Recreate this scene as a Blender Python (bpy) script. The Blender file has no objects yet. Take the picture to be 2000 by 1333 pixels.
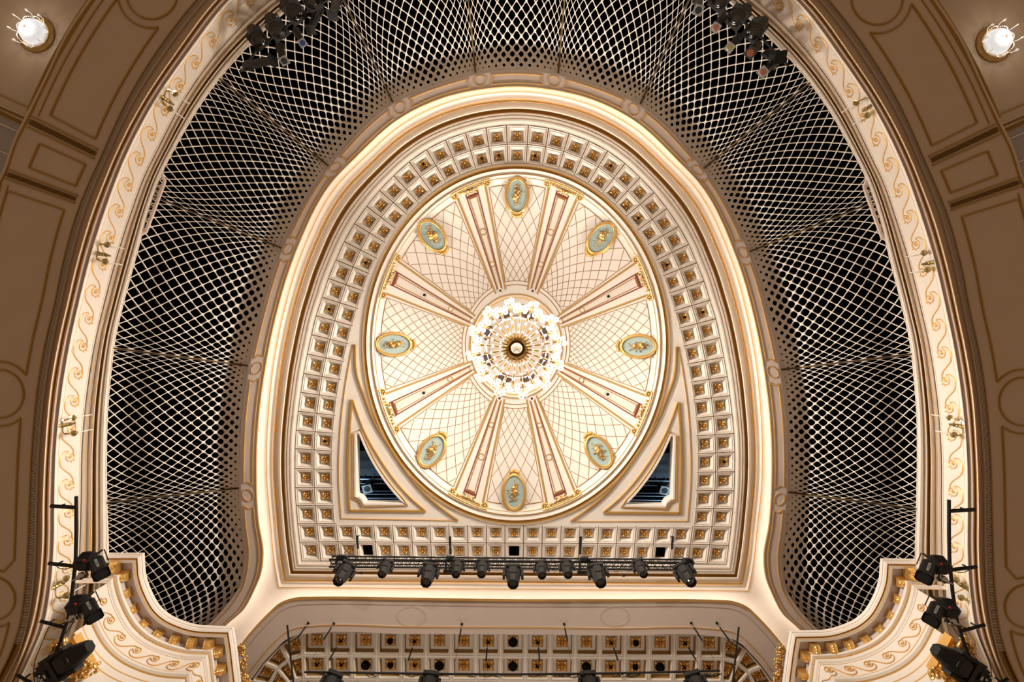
import bpy, math, random
import numpy as np
from mathutils import Vector, Matrix

random.seed(7)
PI = math.pi
SC = bpy.context.scene
COL = SC.collection

# ------------------------------------------------------------------ camera, world, exposure
# The camera stands in the stalls and looks straight up; heights below are metres above the camera.
ROLL = 0.0075
cam_d = bpy.data.cameras.new('camera')
cam_d.sensor_fit = 'HORIZONTAL'; cam_d.sensor_width = 36.0; cam_d.lens = 18.0
cam_d.clip_end = 200
cam = bpy.data.objects.new('camera', cam_d); COL.objects.link(cam)
c_, s_ = math.cos(ROLL), math.sin(ROLL)
cam.matrix_world = Matrix(((c_, -s_, 0, 0), (-s_, -c_, 0, 0), (0, 0, -1, 0), (0, 0, 0, 1)))
SC.camera = cam
SC.view_settings.view_transform = 'Standard'
SC.view_settings.look = 'None'
SC.view_settings.exposure = 0.10
SC.view_settings.gamma = 1.0
SC.view_settings.use_curve_mapping = False
try:
    SC.cycles.use_denoising = True
    SC.cycles.max_bounces = 6
    SC.cycles.diffuse_bounces = 4
    SC.cycles.caustics_reflective = False
    SC.cycles.caustics_refractive = False
    SC.cycles.sample_clamp_indirect = 6
except Exception:
    pass

world = bpy.data.worlds.new('hall_glow'); SC.world = world
world.use_nodes = True
bg = world.node_tree.nodes['Background']
bg.inputs[0].default_value = (1.0, 0.66, 0.40, 1)
bg.inputs[1].default_value = 0.24          # warm light coming up from the lit tiers and stalls below

WARM = (1.0, 0.905, 0.80)
K_CH, K_LED1, K_LED2, K_LED3, K_LAMP, K_LOFT, K_FILL = 740.0, 4.2, 4.2, 4.0, 13.0, 110.0, 3900.0

def spot_light(name, loc, target, power, angle, color=WARM, size=0.08):
    d = bpy.data.lights.new(name, 'SPOT'); d.energy = power; d.color = color; d.shadow_soft_size = size
    d.spot_size = math.radians(angle); d.spot_blend = 0.9
    o = bpy.data.objects.new(name, d); o.location = loc; COL.objects.link(o)
    o.rotation_euler = (Vector(target) - Vector(loc)).to_track_quat('-Z', 'Y').to_euler()
    return o
def point_light(name, loc, power, color=WARM, size=0.3):
    d = bpy.data.lights.new(name, 'POINT'); d.energy = power; d.color = color; d.shadow_soft_size = size
    o = bpy.data.objects.new(name, d); o.location = loc; COL.objects.link(o)
    return o

# ------------------------------------------------------------------ room frame
# positions are traced image pixels (1000 pixels per unit slope), projected to a chosen height
def rot(p):
    p = np.atleast_2d(np.asarray(p, float))
    x = p[:, 0] - 1000; y = p[:, 1] - 666.5
    return np.stack([x * c_ + y * s_ + 1000, -x * s_ + y * c_ + 666.5], 1)
def P(p, H):
    return ((p[0] - 1000) * H / 1000.0, (p[1] - 666.5) * H / 1000.0, H)
def PM(x, y, H):
    return P(rot((x, y))[0], H)
def cr(pts, k=10):
    p = np.asarray(pts, float); n = len(p)
    t = np.concatenate([[0], np.cumsum(np.linalg.norm(np.diff(p, axis=0), axis=1) + 1e-9)])
    m = np.zeros_like(p)
    m[1:-1] = ((p[2:] - p[1:-1]) / (t[2:] - t[1:-1])[:, None] * (t[1:-1] - t[:-2])[:, None] +
               (p[1:-1] - p[:-2]) / (t[1:-1] - t[:-2])[:, None] * (t[2:] - t[1:-1])[:, None]) / (t[2:] - t[:-2])[:, None]
    m[0] = (p[1] - p[0]) / (t[1] - t[0]); m[-1] = (p[-1] - p[-2]) / (t[-1] - t[-2])
    out = []
    for i in range(n - 1):
        h = t[i + 1] - t[i]
        for j in range(k):
            u = j / k
            out.append((2*u**3 - 3*u**2 + 1) * p[i] + (u**3 - 2*u**2 + u) * h * m[i] + (-2*u**3 + 3*u**2) * p[i+1] + (u**3 - u**2) * h * m[i+1])
    out.append(p[-1])
    return np.array(out)
def resamp(c, n):
    s = np.concatenate([[0], np.cumsum(np.linalg.norm(np.diff(c, axis=0), axis=1))])
    q = np.linspace(0, s[-1], n)
    return np.stack([np.interp(q, s, c[:, k]) for k in range(c.shape[1])], 1)
def mirror(c, ax):
    c = np.array(c, float); c[..., 0] = 2 * ax - c[..., 0]; return c
def arc(left, ax, k=10):
    L = rot(left); L[-1, 0] = ax
    return cr(np.concatenate([L, mirror(L[:-1], ax)[::-1]]), k)
CA = np.array([1001.0, 700.0])
def by_angle(c, th):
    a = np.unwrap(np.arctan2(c[:, 0] - CA[0], -(c[:, 1] - CA[1])))
    if a[0] > a[-1]: c = c[::-1]; a = a[::-1]
    if a.mean() > PI: a = a - 2*PI
    a = np.maximum.accumulate(a)
    return np.stack([np.interp(th, a, c[:, 0]), np.interp(th, a, c[:, 1])], 1)
def sub(c, a, b, n):
    """piece of curve c from the point nearest a to the point nearest b"""
    i = int(np.argmin(np.linalg.norm(c - a, axis=1))); j = int(np.argmin(np.linalg.norm(c - b, axis=1)))
    q = c[i:j+1] if i <= j else c[j:i+1][::-1]
    return resamp(q, n)

def pair(A, B, anchors, n):
    """matching samples of two curves, pinned at pairs of anchor points"""
    ia = [int(np.argmin(np.linalg.norm(A - a, axis=1))) for a, b in anchors]; ib = [int(np.argmin(np.linalg.norm(B - b, axis=1))) for a, b in anchors]
    sa, sb = [], []
    tot = sum(np.linalg.norm(np.diff(A[ia[i]:ia[i+1]+1], axis=0), axis=1).sum() for i in range(len(ia)-1))
    for i in range(len(ia)-1):
        qa, qb = A[ia[i]:ia[i+1]+1], B[ib[i]:ib[i+1]+1]
        m = max(3, int(round(n * np.linalg.norm(np.diff(qa, axis=0), axis=1).sum() / tot)))
        ra, rb = resamp(qa, m), resamp(qb, m); sa.append(ra[:-1]); sb.append(rb[:-1])
    sa.append(ra[-1:]); sb.append(rb[-1:])
    return np.concatenate(sa), np.concatenate(sb)

# ------------------------------------------------------------------ materials
def mat(name, color, rough=0.6, metal=0.0, emit=None, estr=0.0, bump=0.0, bscale=40.0, var=0.0, vscale=1.5, spec=0.3, trans=0.0):
    m = bpy.data.materials.new(name); m.use_nodes = True
    nt = m.node_tree; b = nt.nodes['Principled BSDF']
    b.inputs['Base Color'].default_value = (*color, 1); b.inputs['Roughness'].default_value = rough
    b.inputs['Metallic'].default_value = metal
    b.inputs['Specular IOR Level'].default_value = spec
    if trans: b.inputs['Transmission Weight'].default_value = trans
    if emit:
        b.inputs['Emission Color'].default_value = (*emit, 1); b.inputs['Emission Strength'].default_value = estr
    if bump or var:
        tc = nt.nodes.new('ShaderNodeTexCoord')
    if bump:
        n = nt.nodes.new('ShaderNodeTexNoise'); n.inputs['Scale'].default_value = bscale; n.inputs['Detail'].default_value = 4
        nt.links.new(tc.outputs['Object'], n.inputs['Vector'])
        bp = nt.nodes.new('ShaderNodeBump'); bp.inputs['Strength'].default_value = bump; bp.inputs['Distance'].default_value = 0.02
        nt.links.new(n.outputs['Fac'], bp.inputs['Height']); nt.links.new(bp.outputs['Normal'], b.inputs['Normal'])
    if var:
        n = nt.nodes.new('ShaderNodeTexNoise'); n.inputs['Scale'].default_value = vscale; n.inputs['Detail'].default_value = 5
        nt.links.new(tc.outputs['Object'], n.inputs['Vector'])
        r = nt.nodes.new('ShaderNodeMix'); r.data_type = 'RGBA'
        r.inputs[6].default_value = (*[c * (1 - var) for c in color], 1); r.inputs[7].default_value = (*[min(1, c * (1 + var)) for c in color], 1)
        nt.links.new(n.outputs['Fac'], r.inputs[0]); nt.links.new(r.outputs[2], b.inputs['Base Color'])
    return m
M = dict(
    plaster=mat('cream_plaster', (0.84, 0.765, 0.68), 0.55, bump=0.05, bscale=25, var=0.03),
    field=mat('dome_field_paint', (0.80, 0.73, 0.65), 0.6, bump=0.04, bscale=20, var=0.03),
    rose=mat('rose_grey_paint', (0.66, 0.54, 0.47), 0.5, bump=0.05, bscale=20, var=0.04),
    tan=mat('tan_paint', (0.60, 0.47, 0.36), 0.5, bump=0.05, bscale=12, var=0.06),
    mesh=mat('lattice_white', (0.84, 0.77, 0.69), 0.5, var=0.02),
    gold=mat('gilding', (0.95, 0.60, 0.20), 0.30, metal=0.8, bump=0.25, bscale=30),
    goldp=mat('gold_line', (0.72, 0.42, 0.14), 0.38, metal=0.3, bump=0.1, bscale=60), thin=mat('thin_gilt_line', (0.34, 0.17, 0.06), 0.5, metal=0.0),
    bronze=mat('aged_gilding', (0.32, 0.18, 0.05), 0.42, metal=0.5, bump=0.1, bscale=60),
    dkgold=mat('dull_gold_paint', (0.42, 0.24, 0.06), 0.45, metal=0.1, bump=0.05),
    antique=mat('antique_bronze', (0.30, 0.22, 0.08), 0.4, metal=0.8),
    line=mat('dark_joint', (0.20, 0.12, 0.06), 0.8),  # dark brown line in the gaps between coffers
    red=mat('oxblood_paint', (0.25, 0.075, 0.045), 0.6),
    teal=mat('pale_teal_field', (0.36, 0.45, 0.42), 0.6, bump=0.03, var=0.04),
    black=mat('black_enamel', (0.012, 0.012, 0.012), 0.55, spec=0.3),
    char=mat('charcoal_housing', (0.020, 0.019, 0.018), 0.55, spec=0.3, bump=0.03),
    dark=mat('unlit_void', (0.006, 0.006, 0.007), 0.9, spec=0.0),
    steel=mat('blue_grey_steel', (0.30, 0.38, 0.46), 0.35, metal=0.6),
    chrome=mat('polished_steel', (0.6, 0.6, 0.6), 0.2, metal=1.0),
    lens=mat('lens_glass', (0.02, 0.016, 0.014), 0.12, spec=1.0),
    redk=mat('red_knob', (0.45, 0.01, 0.02), 0.4),
    white=mat('white_lettering', (0.75, 0.75, 0.72), 0.5),
    candle=mat('white_candle', (0.85, 0.82, 0.76), 0.4),
    led=mat('led_strip', (1, 1, 1), 0.5, emit=(1.0, 0.88, 0.74), estr=K_LED1),
    led2=mat('led_strip_cove', (1, 1, 1), 0.5, emit=(1.0, 0.88, 0.74), estr=K_LED2),
    led3=mat('led_strip_arch', (1, 1, 1), 0.5, emit=(1.0, 0.88, 0.74), estr=K_LED3),
    bulb=mat('lit_glass_cup', (0.9, 0.9, 0.88), 0.2, emit=(1.0, 0.93, 0.84), estr=0.7),
    crystal=mat('lit_crystal_dome', (0.85, 0.85, 0.85), 0.12, emit=(0.93, 0.97, 1.0), estr=0.45, bump=0.6, bscale=18, spec=0.8),
    bead=mat('crystal_beads', (0.85, 0.82, 0.78), 0.1, emit=(1.0, 0.9, 0.8), estr=0.35, spec=0.8),
    lav=mat('lavender_wall', (0.42, 0.38, 0.38), 0.6, var=0.03),
    bluel=mat('blue_lens', (0.008, 0.03, 0.14), 0.1, spec=1.0),
    amber=mat('amber_gel', (0.25, 0.07, 0.03), 0.2, spec=0.8),
    green=mat('olive_gel', (0.22, 0.20, 0.05), 0.2, spec=0.8),
    frame=mat('grey_gel_frame', (0.22, 0.21, 0.2), 0.4),
    grille=mat('vent_grille', (0.10, 0.085, 0.075), 0.6),
)

# ------------------------------------------------------------------ mesh helpers
class MB:
    def __init__(s): s.v = []; s.f = []; s.m = []
    def add(s, vs, fs, mi=0):
        b = len(s.v); s.v.extend([tuple(map(float, q)) for q in vs]); s.f.extend([tuple(b + i for i in f) for f in fs]); s.m.extend([mi] * len(fs))
    def strip(s, A, B, mi=0, close=False):
        n = len(A); vs = list(A) + list(B)
        fs = [(i, i+1, n+i+1, n+i) for i in range(n-1)]
        if close: fs.append((n-1, 0, n, 2*n-1))
        s.add(vs, fs, mi)
    def grid(s, rows, mi=0, close=False):
        n = len(rows[0]); vs = [q for r in rows for q in r]; fs = []
        for j in range(len(rows) - 1):
            for i in range(n - 1 if not close else n):
                k = (i + 1) % n
                fs.append((j*n+i, j*n+k, (j+1)*n+k, (j+1)*n+i))
        s.add(vs, fs, mi)
    def box(s, c, size, R=None, mi=0):
        R = R or Matrix.Identity(3); h = Vector(size) / 2; c = Vector(c)
        vs = [c + R @ Vector((x*h.x, y*h.y, z*h.z)) for x in (-1, 1) for y in (-1, 1) for z in (-1, 1)]
        s.add(vs, [(0,1,3,2), (4,6,7,5), (0,4,5,1), (2,3,7,6), (0,2,6,4), (1,5,7,3)], mi)
    def hexa(s, q8, mi=0):
        """8 corners: bottom 4 then top 4"""
        s.add(q8, [(0,1,2,3), (4,7,6,5), (0,4,5,1), (1,5,6,2), (2,6,7,3), (3,7,4,0)], mi)
    def tube(s, path, r, n=6, mi=0, caps=True):
        path = [Vector(q) for q in path]; rows = []; up = None
        for i, q in enumerate(path):
            t = (path[min(i+1, len(path)-1)] - path[max(i-1, 0)])
            if t.length < 1e-9: t = Vector((0, 0, 1))
            t.normalize()
            if up is None: up = Vector((0, 0, 1)) if abs(t.z) < .9 else Vector((1, 0, 0))
            a = t.cross(up)
            if a.length < 1e-6: a = t.orthogonal()
            a.normalize(); b = a.cross(t).normalized(); up = b
            rr = r[i] if hasattr(r, '__len__') else r
            rows.append([q + a * (rr * math.cos(2*PI*k/n)) + b * (rr * math.sin(2*PI*k/n)) for k in range(n)])
        s.grid(rows, mi, close=True)
        if caps:
            s.add(rows[0], [tuple(range(n))], mi); s.add(rows[-1], [tuple(range(n))[::-1]], mi)
    def ribbon(s, path, w, d, nrm=(0, 0, -1), mi=0, close=False):
        """a raised band of width w standing d proud of the surface whose outward normal is nrm"""
        path = [Vector(q) for q in path]; L = []; N = len(path)
        for i, q in enumerate(path):
            if close: t = path[(i+1) % N] - path[i-1]
            else: t = path[min(i+1, N-1)] - path[max(i-1, 0)]
            nn = Vector(nrm[i]) if hasattr(nrm[0], '__len__') else Vector(nrm)
            a = t.cross(nn)
            if a.length < 1e-9: a = Vector((1, 0, 0))
            a.normalize()
            L.append([q - a*w/2 - nn*0.004, q - a*w/2*.7 + nn*d, q + a*w/2*.7 + nn*d, q + a*w/2 - nn*0.004])
        cols = [[r[k] for r in L] for k in range(4)]
        s.grid(cols, mi, close=close)
    def lathe(s, prof, n=24, M4=None, mi=0, sx=1, sy=1):
        rows = []
        for r, z in prof:
            row = [Vector((r*math.cos(2*PI*k/n)*sx, r*math.sin(2*PI*k/n)*sy, z)) for k in range(n)]
            if M4 is not None: row = [M4 @ q for q in row]
            rows.append(row)
        s.grid(rows, mi, close=True)
    def blob(s, c, rad, R=None, nu=8, nv=5, mi=0):
        R = R or Matrix.Identity(3); c = Vector(c); rows = []
        for j in range(nv + 1):
            ph = PI * j / nv; rr = max(math.sin(ph), .02)
            rows.append([c + R @ Vector((rad[0]*rr*math.cos(2*PI*k/nu), rad[1]*rr*math.sin(2*PI*k/nu), rad[2]*math.cos(ph))) for k in range(nu)])
        s.grid(rows, mi, close=True)
    def build(s, name, mats, parent=None, origin=None, smooth=False):
        me = bpy.data.meshes.new(name); o = None
        v = s.v
        if origin is not None: v = [(a-origin[0], b-origin[1], c-origin[2]) for a, b, c in v]
        me.from_pydata(v, [], s.f)
        if not isinstance(mats, (list, tuple)): mats = [mats]
        for m in mats: me.materials.append(M[m] if isinstance(m, str) else m)
        me.polygons.foreach_set('material_index', s.m)
        if smooth: me.polygons.foreach_set('use_smooth', [True] * len(s.f))
        me.update()
        o = bpy.data.objects.new(name, me); COL.objects.link(o)
        if parent: o.parent = parent
        elif origin is not None: o.location = origin
        return o
def thing(name, label, cat, loc=(0, 0, 0), group=None, R=None):
    o = bpy.data.objects.new(name, None); COL.objects.link(o); o.empty_display_size = .1
    o.location = loc
    if R is not None: o.rotation_euler = R.to_euler()
    o['label'] = label; o['category'] = cat
    if group: o['group'] = group
    return o
def tag(o, label, cat, group=None):
    o['label'] = label; o['category'] = cat
    if group: o['group'] = group
    return o
def struct(o): o['kind'] = 'structure'; return o
def dup(root, loc, R=None, label=None, group=None, scale=None):
    r = root.copy(); COL.objects.link(r); r.location = loc
    if R is not None: r.rotation_euler = R.to_euler()
    if scale: r.scale = scale
    if label: r['label'] = label
    if group: r['group'] = group
    for ch in list(root.children):
        c = ch.copy(); COL.objects.link(c); c.parent = r
        for g in ch.children:
            d = g.copy(); COL.objects.link(d); d.parent = c
    return r
def aim(d, up=(0, 0, 1)):
    """rotation taking local -Z to direction d"""
    z = -Vector(d).normalized(); x = Vector(up).cross(z)
    if x.length < 1e-4: x = Vector((1, 0, 0)).cross(z)
    x.normalize(); y = z.cross(x)
    return Matrix((x, y, z)).transposed()
def fill(outer, holes, H, name, mats, kind=True, parent=None):
    """flat plate at height H bounded by outer, with holes"""
    import bmesh
    bm = bmesh.new(); es = []
    for loop in [outer] + list(holes):
        vs = [bm.verts.new(P(q, H)) for q in loop]
        for i in range(len(vs)): es.append(bm.edges.new((vs[i], vs[(i+1) % len(vs)])))
    bmesh.ops.triangle_fill(bm, use_beauty=True, use_dissolve=False, edges=es, normal=(0, 0, -1))
    me = bpy.data.meshes.new(name); bm.to_mesh(me); bm.free()
    me.materials.append(M[mats]); o = bpy.data.objects.new(name, me); COL.objects.link(o)
    if parent: o.parent = parent
    elif kind: struct(o)
    return o
ORD = ['', 'first', 'second', 'third', 'fourth', 'fifth', 'sixth', 'seventh', 'eighth', 'ninth', 'tenth', 'eleventh', 'twelfth', 'thirteenth',
       'fourteenth', 'fifteenth', 'sixteenth', 'seventeenth', 'eighteenth', 'nineteenth', 'twentieth', 'twenty-first', 'twenty-second',
       'twenty-third', 'twenty-fourth', 'twenty-fifth', 'twenty-sixth', 'twenty-seventh']
# ------------------------------------------------------------------ curves traced in image pixels (left half, then mirrored)
G0 = arc([(200,1390),(300,1310),(350,1270),(410,1217),(450,1172),(465,1150),(473,1117),(476,1090),(471,1027),(467,954),(467.5,900),(470,835),(485,715),
          (504,633),(550,485),(642,324),(767.5,200),(865,160),(950,139),(1010,135)], 1005.5, 12)
G1 = arc([(230,1420),(330,1330),(400,1262),(450,1215),(475,1193),(497,1154),(511,1119),(515,1079),(506,1017),(502,933),(506,825),(522,707),(541,615),
          (580,490),(650,355),(702,303),(775,238),(862,194),(950,175),(1010,171)], 1006, 12)
B0 = arc([(544,1149),(536,1107),(527,1017),(520,935),(520,867),(524,800),(534,707),(552,615),(590,490),(657,362),(710,308),(780,246),(866,202),(951,182),(1010,178)], 1006.5, 8)
CO_ = [(589,1097),(585,1060),(581,1024),(578,988),(576,953),(575.5,916),(576,877),(578,841),(582,804),(587,767),(592.5,730),(600,692),(608,654),(617,617),
       (629,581),(641,544),(656,508),(672,472),(692,437),(716,403),(741,372),(769,343),(799,316),(833,292),(870,273),(909,259),(949,249),(989,244)]
CI_ = [(664,1097),(660,1059),(656,1024),(653,989),(651,953),(650,918),(650,882),(652,847),(655,812),(659.5,777),(665,742),(672,707),(680,672),(689,637),
       (699,603),(710,569),(722,535),(736,505),(752,474),(772,446),(795,419),(817,396),(842,374),(870,355),(898,340),(929,329),(960,322),(992,319)]
AXC = 1007.3
CO = rot(CO_); CI = rot(CI_); CM = (CO + CI) / 2 + (CI - CO) * np.array([[0.0, 0.0]])
TH_DC = np.array([1008.0, 673.5])          # centre of the dome oval

OUT = {   # curves of the tier front, from the soffit (F) up to the cove lip (C)
 'S': [(-700,1500),(-420,1100),(-300,800),(-190,600),(-60,430),(5,333),(25,275),(50,225),(87,150),(130,62),(172,0),(300,-160),(500,-330),(760,-450),(1001,-490)],
 'FO': [(-60,1450),(-10,1333),(18,1275),(35,1225),(46,1150),(52,1060),(55,983),(60,875),(72,750),(87,666),(103,600),(124,500),(154,400),(175,350),(199,298),(220,250),(244,200),(304,100),(381,0),(540,-150),(760,-262),(1001,-305)],
 'FI': [(-35,1450),(8,1333),(38,1275),(52,1225),(64,1150),(69,1060),(71,983),(75,875),(88,750),(102,666),(116,600),(138,500),(167,400),(187,350),(210,300),(232,250),(257,200),(320,100),(398,0),(560,-140),(770,-247),(1001,-290)],
 'K': [(-25,1450),(18,1333),(41,1275),(57,1225),(72,1150),(79,1060),(80,983),(85,875),(96,750),(111,666),(126,600),(150,500),(181,400),(201,350),(222,300),(246,250),(274,200),(341,100),(417,0),(570,-125),(775,-230),(1001,-270)],
 'W': [(0,1450),(38,1333),(66,1275),(88,1225),(102,1150),(109,1060),(110,983),(113,875),(127,750),(143,658),(156,600),(181,500),(213,400),(239,329),(264,274),(304,200),(373,100),(452,0),(600,-110),(785,-200),(1001,-240)],
 'V': [(60,1450),(92,1333),(118,1275),(140,1225),(152,1150),(157,1060),(159,983),(161,875),(173,750),(190,652),(204,595),(226,512),(261,404),(282,347),(307,296),(357,200),(425,104),(530,0),(650,-78),(810,-152),(1001,-185)],
 'C': [(130,1450),(165,1333),(190,1250),(203,1150),(209,1080),(208,983),(208,875),(210,805),(216,732),(227,650),(239,600),(266,500),(293,400),(318,334),(350,274),(395,199),(450,127),(505,70),(586,0),(690,-68),(840,-125),(1001,-150)],
}
AX = dict(S=1000, FO=1000, FI=1000, K=1000, W=1000.5, V=1001, C=1001.5)
OC = {k: arc(v, AX[k], 8) for k, v in OUT.items()}
TH = np.radians(np.linspace(-131, 131, 525))
OA = {k: by_angle(c, TH) for k, c in OC.items()}

def key_strip(mb, A, B, prof, close=False):
    """prof: list of (t, H, material index of the strip up to the next entry)"""
    rows = [[P(q, H) for q in A * (1 - t) + B * t] for t, H, _ in prof]
    for i in range(len(prof) - 1): mb.strip(rows[i], rows[i+1], prof[i][2], close)

# ------------------------------------------------------------------ dark shell added round everything to keep world light out of the loft
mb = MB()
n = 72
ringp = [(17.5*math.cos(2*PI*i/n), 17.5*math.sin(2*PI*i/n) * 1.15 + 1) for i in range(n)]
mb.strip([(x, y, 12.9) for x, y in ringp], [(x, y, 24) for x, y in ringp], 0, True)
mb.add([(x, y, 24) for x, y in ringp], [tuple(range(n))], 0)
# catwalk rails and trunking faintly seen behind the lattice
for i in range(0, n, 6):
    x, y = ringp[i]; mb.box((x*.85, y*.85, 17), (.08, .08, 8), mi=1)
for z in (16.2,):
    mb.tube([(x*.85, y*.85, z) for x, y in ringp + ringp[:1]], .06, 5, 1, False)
struct(mb.build('loft_dark_shell', ['dark', 'black']))

# ------------------------------------------------------------------ tier soffit (panelled, faces down)
HS = 11.8
mb = MB()
S, FO, FI, K = OA['S'], OA['FO'], OA['FI'], OA['K']
# the soffit plate stops where the side crossbars split it
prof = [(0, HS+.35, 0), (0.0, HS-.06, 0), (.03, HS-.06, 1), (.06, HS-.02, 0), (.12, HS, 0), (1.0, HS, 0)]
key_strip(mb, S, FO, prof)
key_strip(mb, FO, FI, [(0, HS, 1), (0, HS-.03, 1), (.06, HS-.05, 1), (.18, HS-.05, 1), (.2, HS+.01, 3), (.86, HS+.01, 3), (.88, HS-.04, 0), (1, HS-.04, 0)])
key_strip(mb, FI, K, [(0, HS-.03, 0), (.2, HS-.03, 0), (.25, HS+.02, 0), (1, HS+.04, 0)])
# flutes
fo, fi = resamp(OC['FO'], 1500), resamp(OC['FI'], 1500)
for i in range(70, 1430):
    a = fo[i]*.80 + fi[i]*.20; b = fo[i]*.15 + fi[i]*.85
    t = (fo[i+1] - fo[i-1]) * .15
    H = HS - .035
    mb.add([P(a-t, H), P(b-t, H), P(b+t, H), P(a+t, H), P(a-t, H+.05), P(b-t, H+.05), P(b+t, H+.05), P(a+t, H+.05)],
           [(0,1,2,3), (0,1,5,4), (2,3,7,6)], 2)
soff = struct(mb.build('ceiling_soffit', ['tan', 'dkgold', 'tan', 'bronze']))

def at_so(th, f):
    """point of the soffit at angle th (deg from top) and fraction f from FO (0) outward to S (1)"""
    a = by_angle(OC['FO'], np.array([math.radians(th)]))[0]; b = by_angle(OC['S'], np.array([math.radians(th)]))[0]
    d = (a - CA) / np.linalg.norm(a - CA)
    return a + d * f
mb = MB()
HL = HS
def so_path(pts): return [P(q, HL) for q in pts]
for sg in (-1, 1):
    # crossbars (two each side of the small square panel) and the panels between them
    bars = [(-64.9, -63.7), (-70.9, -69.9)]
    for a0, a1 in bars:
        for a in (a0, a1):
            mb.ribbon(so_path([at_so(sg*a, 8 + 15*i) for i in range(11)]), .04, .03, mi=0)
        for k in range(44):
            f = 10 + 3.3*k
            A = np.array(at_so(sg*a0, f)); B = np.array(at_so(sg*a1, f))
            mb.ribbon([P(A*.75+B*.25, HL), P(A*.25+B*.75, HL)], .018, .03, mi=1)
    def panel(a0, a1, f0, f1, n=24, w=.05):
        q = [at_so(sg*(a0+(a1-a0)*i/n), f0) for i in range(n+1)] + [at_so(sg*a1, f0+(f1-f0)*i/4) for i in range(1, 5)] + \
            [at_so(sg*(a1+(a0-a1)*i/n), f1) for i in range(1, n+1)] + [at_so(sg*a0, f1+(f0-f1)*i/4) for i in range(1, 4)]
        mb.ribbon(so_path(q), w, .03, mi=0, close=True)
    panel(-68.9, -66.0, 19, 117)
    CIRC = []
    for (cx, cy, r) in ((297, -12, 50), (0, 770, 47), (-12, 1170, 42)):
        c = rot((cx, cy))[0]
        if sg < 0: c = mirror(c, 1000)
        CIRC.append((c, r))
        mb.ribbon(so_path([c + r*np.array([math.cos(2*PI*i/48), math.sin(2*PI*i/48)]) for i in range(48)]), .045, .03, mi=0, close=True)
    def cut_panel(a0, a1, cA, cB, f0=22, f1=121):
        """long panel whose ends bow round the round panels"""
        def ok(p): return all(np.linalg.norm(p - c) > r*1.33 for c, r in CIRC)
        m = 160
        l0 = [p for p in (at_so(sg*(a0+(a1-a0)*i/m), f0) for i in range(m+1)) if ok(p)]
        l1 = [p for p in (at_so(sg*(a0+(a1-a0)*i/m), f1) for i in range(m+1)) if ok(p)]
        if len(l0) < 3 or len(l1) < 3: return
        def bow(p, q, ci):
            if ci is None: return [p*(1-k/8)+q*k/8 for k in range(1, 8)]
            c, r = CIRC[ci]; u, v = math.atan2(*(p-c)[::-1]), math.atan2(*(q-c)[::-1])
            d = (v-u+PI) % (2*PI) - PI
            return [c + r*1.34*np.array([math.cos(u+d*k/12), math.sin(u+d*k/12)]) for k in range(1, 12)]
        q = l0 + bow(l0[-1], l1[-1], cB) + l1[::-1] + bow(l1[0], l0[0], cA)
        mb.ribbon(so_path(q), .045, .03, mi=0, close=True)
    cut_panel(-62.7, -46.0, None, 0); cut_panel(-93.5, -72.1, 1, None, 23, 140); cut_panel(-112.5, -95, 2, 1, 24, 140); cut_panel(-129, -116, None, 2, 24, 140); cut_panel(-44, -20, 0, None)
    for f, w_ in ((142, .03), (156, .10), (166, .05)):
        for a0, a1 in ((-63.4, -20), (-72.5, -71.5)):
            mb.ribbon(so_path([at_so(sg*(a0+(a1-a0)*i/60), f) for i in range(61)]), w_, .02, mi=0)
struct(mb.build('trim_soffit_panels', ['dkgold', 'bronze']))

# ------------------------------------------------------------------ tier front: cornice below, frieze, rim mouldings
mb = MB()
W, V, C = OA['W'], OA['V'], OA['C']
key_strip(mb, K, W, [(0, HS+.04, 1), (.02, HS-.03, 1), (.12, HS-.05, 0), (.2, HS-.02, 1), (.3, HS+.06, 1), (.36, HS+.1, 0), (.45, HS+.04, 1), (.5, HS+.03, 2),
                     (.56, HS+.06, 2), (.82, HS+.14, 0), (.86, HS+.08, 0), (.92, HS+.1, 0), (.925, HS+.22, 0), (.915, HS+.22, 0), (.90, HS+.19, 0), (.45, HS+.19, 0)])
# ledge carrying the light strip at the foot of the frieze
struct(mb.build('trim_tier_cornice', ['plaster', 'goldp', 'rose']))
mb = MB()
HW0, HV = 12.18, 12.98
key_strip(mb, W, V, [(-.28, HW0-.20, 0), (-.04, HW0, 0), (.03, HW0+.04, 0), (.04, HW0+.05, 1), (.05, HW0+.05, 0), (.90, HW0+.66, 1), (.915, HW0+.665, 0), (1.0, HV-.02, 0)])
wall_t = struct(mb.build('wall_tier_front', ['plaster', 'dkgold']))
mb = MB()
key_strip(mb, K, W, [(.70, HS+.20, 0), (.84, HS+.20, 0)])
struct(mb.build('trim_led_tier', ['led']))
mb = MB()
key_strip(mb, V, C, [(0, HV-.02, 0), (.0, HV-.05, 0), (.13, HV-.06, 0), (.15, HV-.08, 1), (.19, HV-.08, 0), (.21, HV+.04, 0), (.33, HV+.03, 0), (.36, HV-.02, 1),
                     (.40, HV-.02, 0), (.43, HV+.02, 3), (.47, HV+.09, 3), (.56, HV+.10, 1), (.585, HV+.06, 0), (.66, HV+.07, 1), (.68, HV+.10, 0), (.73, HV+.13, 0), (.78, HV+.07, 0),
                     (.86, HV+.07, 0), (.93, HV+.13, 0), (.96, HV+.20, 0), (1.0, HV+.20, 0), (1.0, HV+.45, 0), (.9, HV+.5, 0)])
struct(mb.build('trim_tier_rim', ['plaster', 'goldp', 'rose', 'bronze']))

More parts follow.
